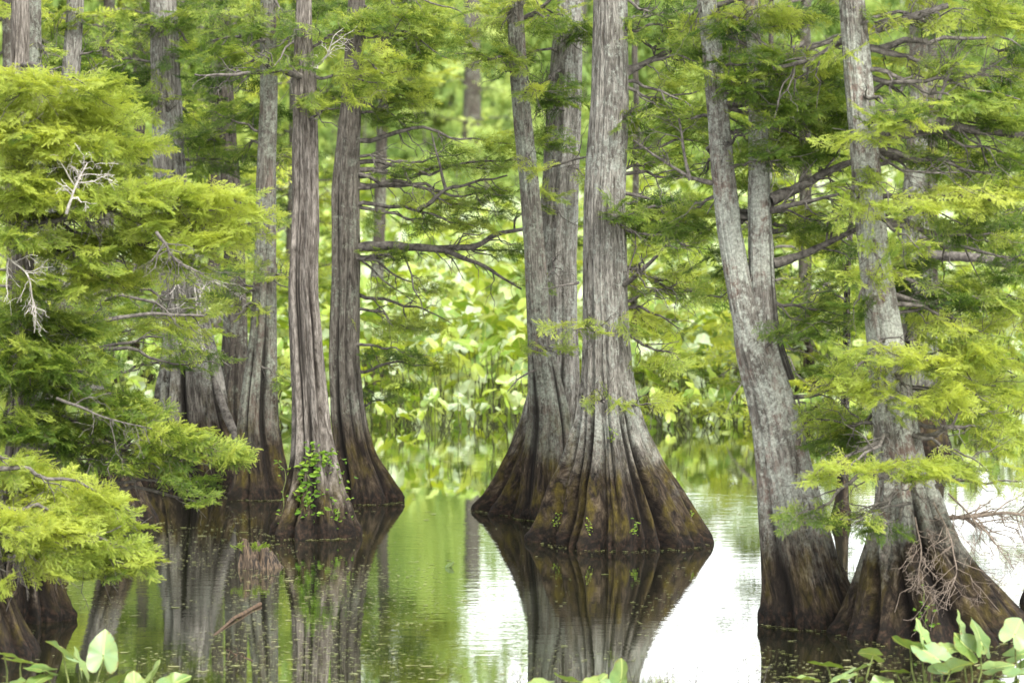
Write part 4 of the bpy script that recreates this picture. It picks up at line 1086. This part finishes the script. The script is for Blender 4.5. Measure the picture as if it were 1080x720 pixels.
# ------------------------------------------------------------------ small things
# broken stump in the water
def stump():
    d = CAMZ * F / (600 - HOR)
    c = P(275, 600, d)
    r = empty('stump', (c[0], d, 0), 'short broken stump with jagged mossy top in the dark water', 'stump')
    NSs = 72; zs = np.linspace(-.15, 1, 22); th = np.linspace(0, 2 * PI, NSs, endpoint=False)
    T, U = np.meshgrid(th, zs)
    hmax = 0.16 + .06 * vn(T / (2 * PI) * 7, 0, 0, 8, 7) + .13 * vn(T / (2 * PI) * 22, 0, 0, 9, 22) + .05 * np.cos(T - PI)
    Z = np.where(U < 0, U, U * hmax)
    rad = .17 * (1 - .2 * np.clip(U, 0, 1)) * (1 + .16 * vn(T / (2 * PI) * 11, Z * 2, 0, 10, 11) + .08 * vn(T / (2 * PI) * 30, Z * 4, 0, 11, 30))
    Xx = c[0] + rad * np.cos(T) * 1.0 - Z * .22; Yy = d + rad * np.sin(T) * .8
    V = np.stack([Xx, Yy, Z], -1).reshape(-1, 3)
    i = np.arange(21)[:, None] * NSs; j = np.arange(NSs)[None]; j2 = (j + 1) % NSs
    f = np.stack([i + j, i + j2, i + NSs + j2, i + NSs + j], -1).reshape(-1, 4)
    # hollow inner wall
    top = V[-NSs:].copy(); inn = top.copy(); cc = np.array([c[0] - .05, d, 0]); inn[:, :2] = cc[:2] + (top[:, :2] - cc[:2]) * .72; inn[:, 2] = top[:, 2] * .85; low = inn.copy(); low[:, 2] = .03; low[:, :2] = cc[:2] + (top[:, :2] - cc[:2]) * .5
    b0 = len(V); V = np.concatenate([V, inn, low]); j = np.arange(NSs); j2 = (j + 1) % NSs
    f = np.concatenate([f, np.stack([b0 - NSs + j, b0 - NSs + j2, b0 + j2, b0 + j], -1), np.stack([b0 + j, b0 + j2, b0 + NSs + j2, b0 + NSs + j], -1)])
    mesh_obj('broken_trunk', V, f, DARKB2, r, smooth=True, pattr={'cav': np.clip(.7 + .3 * vn(V[:, 0] * 40, V[:, 1] * 40, 0, 3), 0, 1)})
    fo = Foliage()
    for q in range(12):
        fo.add(np.array([c[0] - .20 + rng.uniform(-.02, .26), d - .06, rng.uniform(.10, .17)]), np.array([rng.normal() * .5, -.4, .7]), 0, .17, .75, 0)
    fo.build(r, VINE, 'moss_tuft')
DARKB2 = rot_mat('rotten_wood', (0.010, 0.007, 0.005), (0.23, 0.16, 0.10))
stump()


def stick(name, label, cat, pix, r0, r1, mat, z=None, subs=0, d0=None):
    pts = []
    for px, py, zz in pix:
        d = (CAMZ - zz) * F / (py - HOR); p = P(px, py, d); pts.append(p)
    p = np.array(pts); t = np.linspace(0, 1, len(p)); tt = np.linspace(0, 1, 22)
    q = np.stack([np.interp(tt, t, p[:, k]) for k in range(3)], -1)
    q[:, 0] += .012 * vn(tt * 7, 0, 0, 4); q[:, 2] += .006 * vn(tt * 6, 2, 0, 4)
    rad = np.linspace(r0, r1, 22) * (1 + .15 * vn(tt * 12, 0, 0, 6))
    lines = [(q, rad)] + (sub_twigs(q, rad, subs, .3, 1) if subs else [])
    root = [float(v) for v in q[0]]
    V, f = tubes(lines, 8)
    o = mesh_obj(name, V - np.array(root), f, mat, None, smooth=True); o.location = root
    return tag(o, label, cat)


WETW = twig_mat('wet_wood', (0.035, 0.022, 0.012), (0.13, 0.08, 0.045))
stick('fallen_branch', 'brown bent branch rising out of the dark water left of centre', 'branch', [(214, 686, -.02), (228, 668, .02), (246, 652, .03), (275, 636, .035)], .007, .016, WETW)
stick('fallen_branch', 'short brown forked stick floating below the bent branch', 'branch', [(236, 684, -.01), (258, 694, .015), (275, 702, .012)], .014, .008, WETW, subs=2)
stick('fallen_branch', 'thin pale stick lying level on the water between the brown branches', 'branch', [(206, 682, .006), (240, 680, .012), (292, 692, .008)], .005, .004, DEAD, subs=0)


def bare_shrub(label, px, py, w, h, n):
    d = CAMZ * F / (py - HOR); c = P(px, py, d); k = ppm(d)
    lines = []
    for _ in range(n):
        x = c[0] + rng.uniform(-w, w) / k; y = d + rng.uniform(-.3, .3)
        H = rng.uniform(.3, 1) * h / k; lean = rng.normal() * .5
        pts = wiggle((x, y, -.1), (x + lean * H, y + rng.normal() * .1, H), 8, .06); rad = np.linspace(.0035, .0015, 8)
        lines += [(pts, rad)] + sub_twigs(pts, rad, 5, H * .5, 1)
    V, f = tubes(lines, 4)
    r = np.array([c[0], d, 0])
    o = mesh_obj('bare_shrub', V - r, f, LIMB, None); o.location = [float(v) for v in r]
    tag(o, label, 'shrub')
bare_shrub('fine bare twigs poking from bright water at the bottom, left of the twin stems', 748, 735, 62, 44, 22)
bare_shrub('sparse thin twigs poking from the water left of the middle lily leaves', 545, 728, 18, 26, 4)


# vine leaves: pointed ovals
def leaf_cloud(pts, s0, s1, droop=.6, tone=.5):
    Vs, Fs, TN, n = [], [], [], 0
    for p in pts:
        s = rng.uniform(s0, s1)
        az = rng.uniform(0, 2 * PI); dz = rng.uniform(-droop, .25)
        d = np.array([math.cos(az), math.sin(az) * .7 - .35, dz]); d /= np.linalg.norm(d)
        u = np.cross(d, rng.normal(size=3)); u /= np.linalg.norm(u); w_ = np.cross(d, u) * .18 * s
        o_ = [p, p + d * s * .28 + u * s * .24 + w_, p + d * s * .62 + u * s * .2 + w_, p + d * s, p + d * s * .62 - u * s * .2 + w_, p + d * s * .28 - u * s * .24 + w_, p + d * s * .45]
        Vs.append(np.array(o_)); Fs.append(np.array([[0, 1, 6, 5], [1, 2, 3, 6], [6, 3, 4, 5]]) + n); n += 7
        TN += [np.clip(tone + rng.normal() * .2, 0, 1)] * 3
    return np.concatenate(Vs), np.concatenate(Fs), np.array(TN)


def vine(label, pixels, d, tree, spread=.05, per=9, s=(.04, .085), tone=.5):
    base = P(pixels[0][0], pixels[0][1], d)
    r = empty('vine', base, label, 'vine')
    key = []
    for px, py in pixels:
        p = P(px, py, d); t, R = tree.at(max(0, p[2])); dx = p[0] - t[0]
        yy = t[1] - math.sqrt(max(0.0, R * R - dx * dx)) - .02
        p = P(px, py, yy); key.append(p)
    key = np.array(key); t = np.linspace(0, 1, len(key)); tt = np.linspace(0, 1, 30)
    q = np.stack([np.interp(tt, t, key[:, k]) for k in range(3)], -1)
    q += np.stack([.02 * vn(tt * 8, k, 0, 3) for k in range(3)], -1)
    V, f = tubes([(q, np.full(30, .004))], 5); mesh_obj('stem', V, f, STALK, r, smooth=True)
    pts = [q[rng.integers(30)] + rng.normal(size=3) * spread * np.array([1, .5, 1]) for _ in range(per * len(pixels))]
    V, f, tn = leaf_cloud(pts, *s, tone=tone); mesh_obj('leaves', V, f, VINE, r, {'tone': tn})


vine('leafy green vine on the pale trunk, its largest leaves in front', [(322, 536), (324, 520), (326, 505), (324, 490), (330, 478), (345, 482)], 34.4, G_, .06, 26)
vine('leafy creeper trailing down the right side of the pale trunk foot', [(354, 548), (360, 528), (362, 512), (352, 495), (348, 484)], 34.4, G_, .055, 20, (.03, .06))
vine('small creeper on the left side of the pale trunk foot', [(296, 556), (299, 535), (300, 500), (294, 488)], 34.5, G_, .05, 6, (.03, .06))
vine('red-brown and green creeper on the front of the right foot', [(975, 660), (978, 645), (972, 630), (975, 618)], 28.0, M_, .04, 7, (.025, .05))
for (x, y, lab) in ((587, 548, 'tiny green seedling low on the left of the big middle foot'), (620, 555, 'tiny green seedling on the front left flute of the middle foot'), (669, 556, 'brightest seedling on the centre of the big middle foot'), (727, 545, 'tiny seedling on the right flank of the big middle foot'), (645, 458, 'small green sprig high on the big middle trunk')):
    vine(lab, [(x, y + 6), (x, y), (x + 2, y - 5)], 34.0, K, .018, 5, (.02, .04), .75)

# one small floating lily leaf
d = CAMZ * F / (600 - HOR); c = P(474, 600, d)
lo = bpy.data.objects.new('floating_leaf', LM[1]); C.objects.link(lo); lo.location = (c[0], d, .01); lo.scale = (.12,) * 3
lo.rotation_euler = orient(math.radians(20), math.radians(35), math.radians(-50)).to_euler()
tag(lo, 'single yellowish leaf tip floating alone on open water', 'leaf')

# ------------------------------------------------------------------ light
EL, AZ = math.radians(52), math.radians(28)   # sun high, behind and right of the camera
world = bpy.data.worlds.new("World"); sc.world = world; world.use_nodes = True
nt = world.node_tree
for n_ in list(nt.nodes): nt.nodes.remove(n_)
sky = nt.nodes.new('ShaderNodeTexSky'); sky.sky_type = 'NISHITA'; sky.sun_disc = False
sky.sun_elevation = EL; sky.sun_rotation = PI - AZ
sky.air_density = 1.0; sky.dust_density = 4.0; sky.ozone_density = 1.0
hs = nt.nodes.new('ShaderNodeHueSaturation'); hs.inputs['Saturation'].default_value = 0.12; hs.inputs['Value'].default_value = 2.75
bg = nt.nodes.new('ShaderNodeBackground'); bg.inputs['Strength'].default_value = 0.15
wo = nt.nodes.new('ShaderNodeOutputWorld')
nt.links.new(sky.outputs[0], hs.inputs['Color'])
# bright thin overcast, whitest in the haze low over the horizon
tc = nt.nodes.new('ShaderNodeTexCoord'); sx = nt.nodes.new('ShaderNodeSeparateXYZ'); nt.links.new(tc.outputs['Generated'], sx.inputs[0])
cl = noise(nt, tc.outputs['Generated'], 2.2, 4, .55, (1, 1, 3))
hz_ = ramp(nt, sx.outputs[2], [(0.0, 1.85), (0.16, 1.75), (0.30, 1.0)])
hz2 = mix(nt, 1.0, hz_, ramp(nt, cl, [(.3, .85), (.7, 1.15)]), 'MULTIPLY')
nt.links.new(mix(nt, 1.0, hs.outputs[0], hz2, 'MULTIPLY'), bg.inputs[0]); nt.links.new(bg.outputs[0], wo.inputs[0])
sd = bpy.data.lights.new('sun', 'SUN'); sd.energy = 4.4; sd.angle = math.radians(10); sd.color = (1, .96, .88)
so = bpy.data.objects.new('sun', sd); C.objects.link(so)
dirn = Vector((math.sin(AZ) * math.cos(EL), -math.cos(AZ) * math.cos(EL), math.sin(EL)))
so.rotation_euler = dirn.to_track_quat('Z', 'Y').to_euler(); so.location = dirn * 60

sc.view_settings.view_transform = 'Standard'; sc.view_settings.look = 'None'
sc.view_settings.exposure = 0; sc.view_settings.gamma = 1
sc.render.engine = 'CYCLES'
cy = sc.cycles
cy.use_denoising = True
cy.max_bounces = 8; cy.diffuse_bounces = 3; cy.glossy_bounces = 3; cy.transmission_bounces = 3; cy.transparent_max_bounces = 4
cy.sample_clamp_indirect = 6
nf = sum(len(o.data.polygons) for o in bpy.data.objects if o.type == 'MESH')
print('FACES', nf, 'OBJ', len(bpy.data.objects))
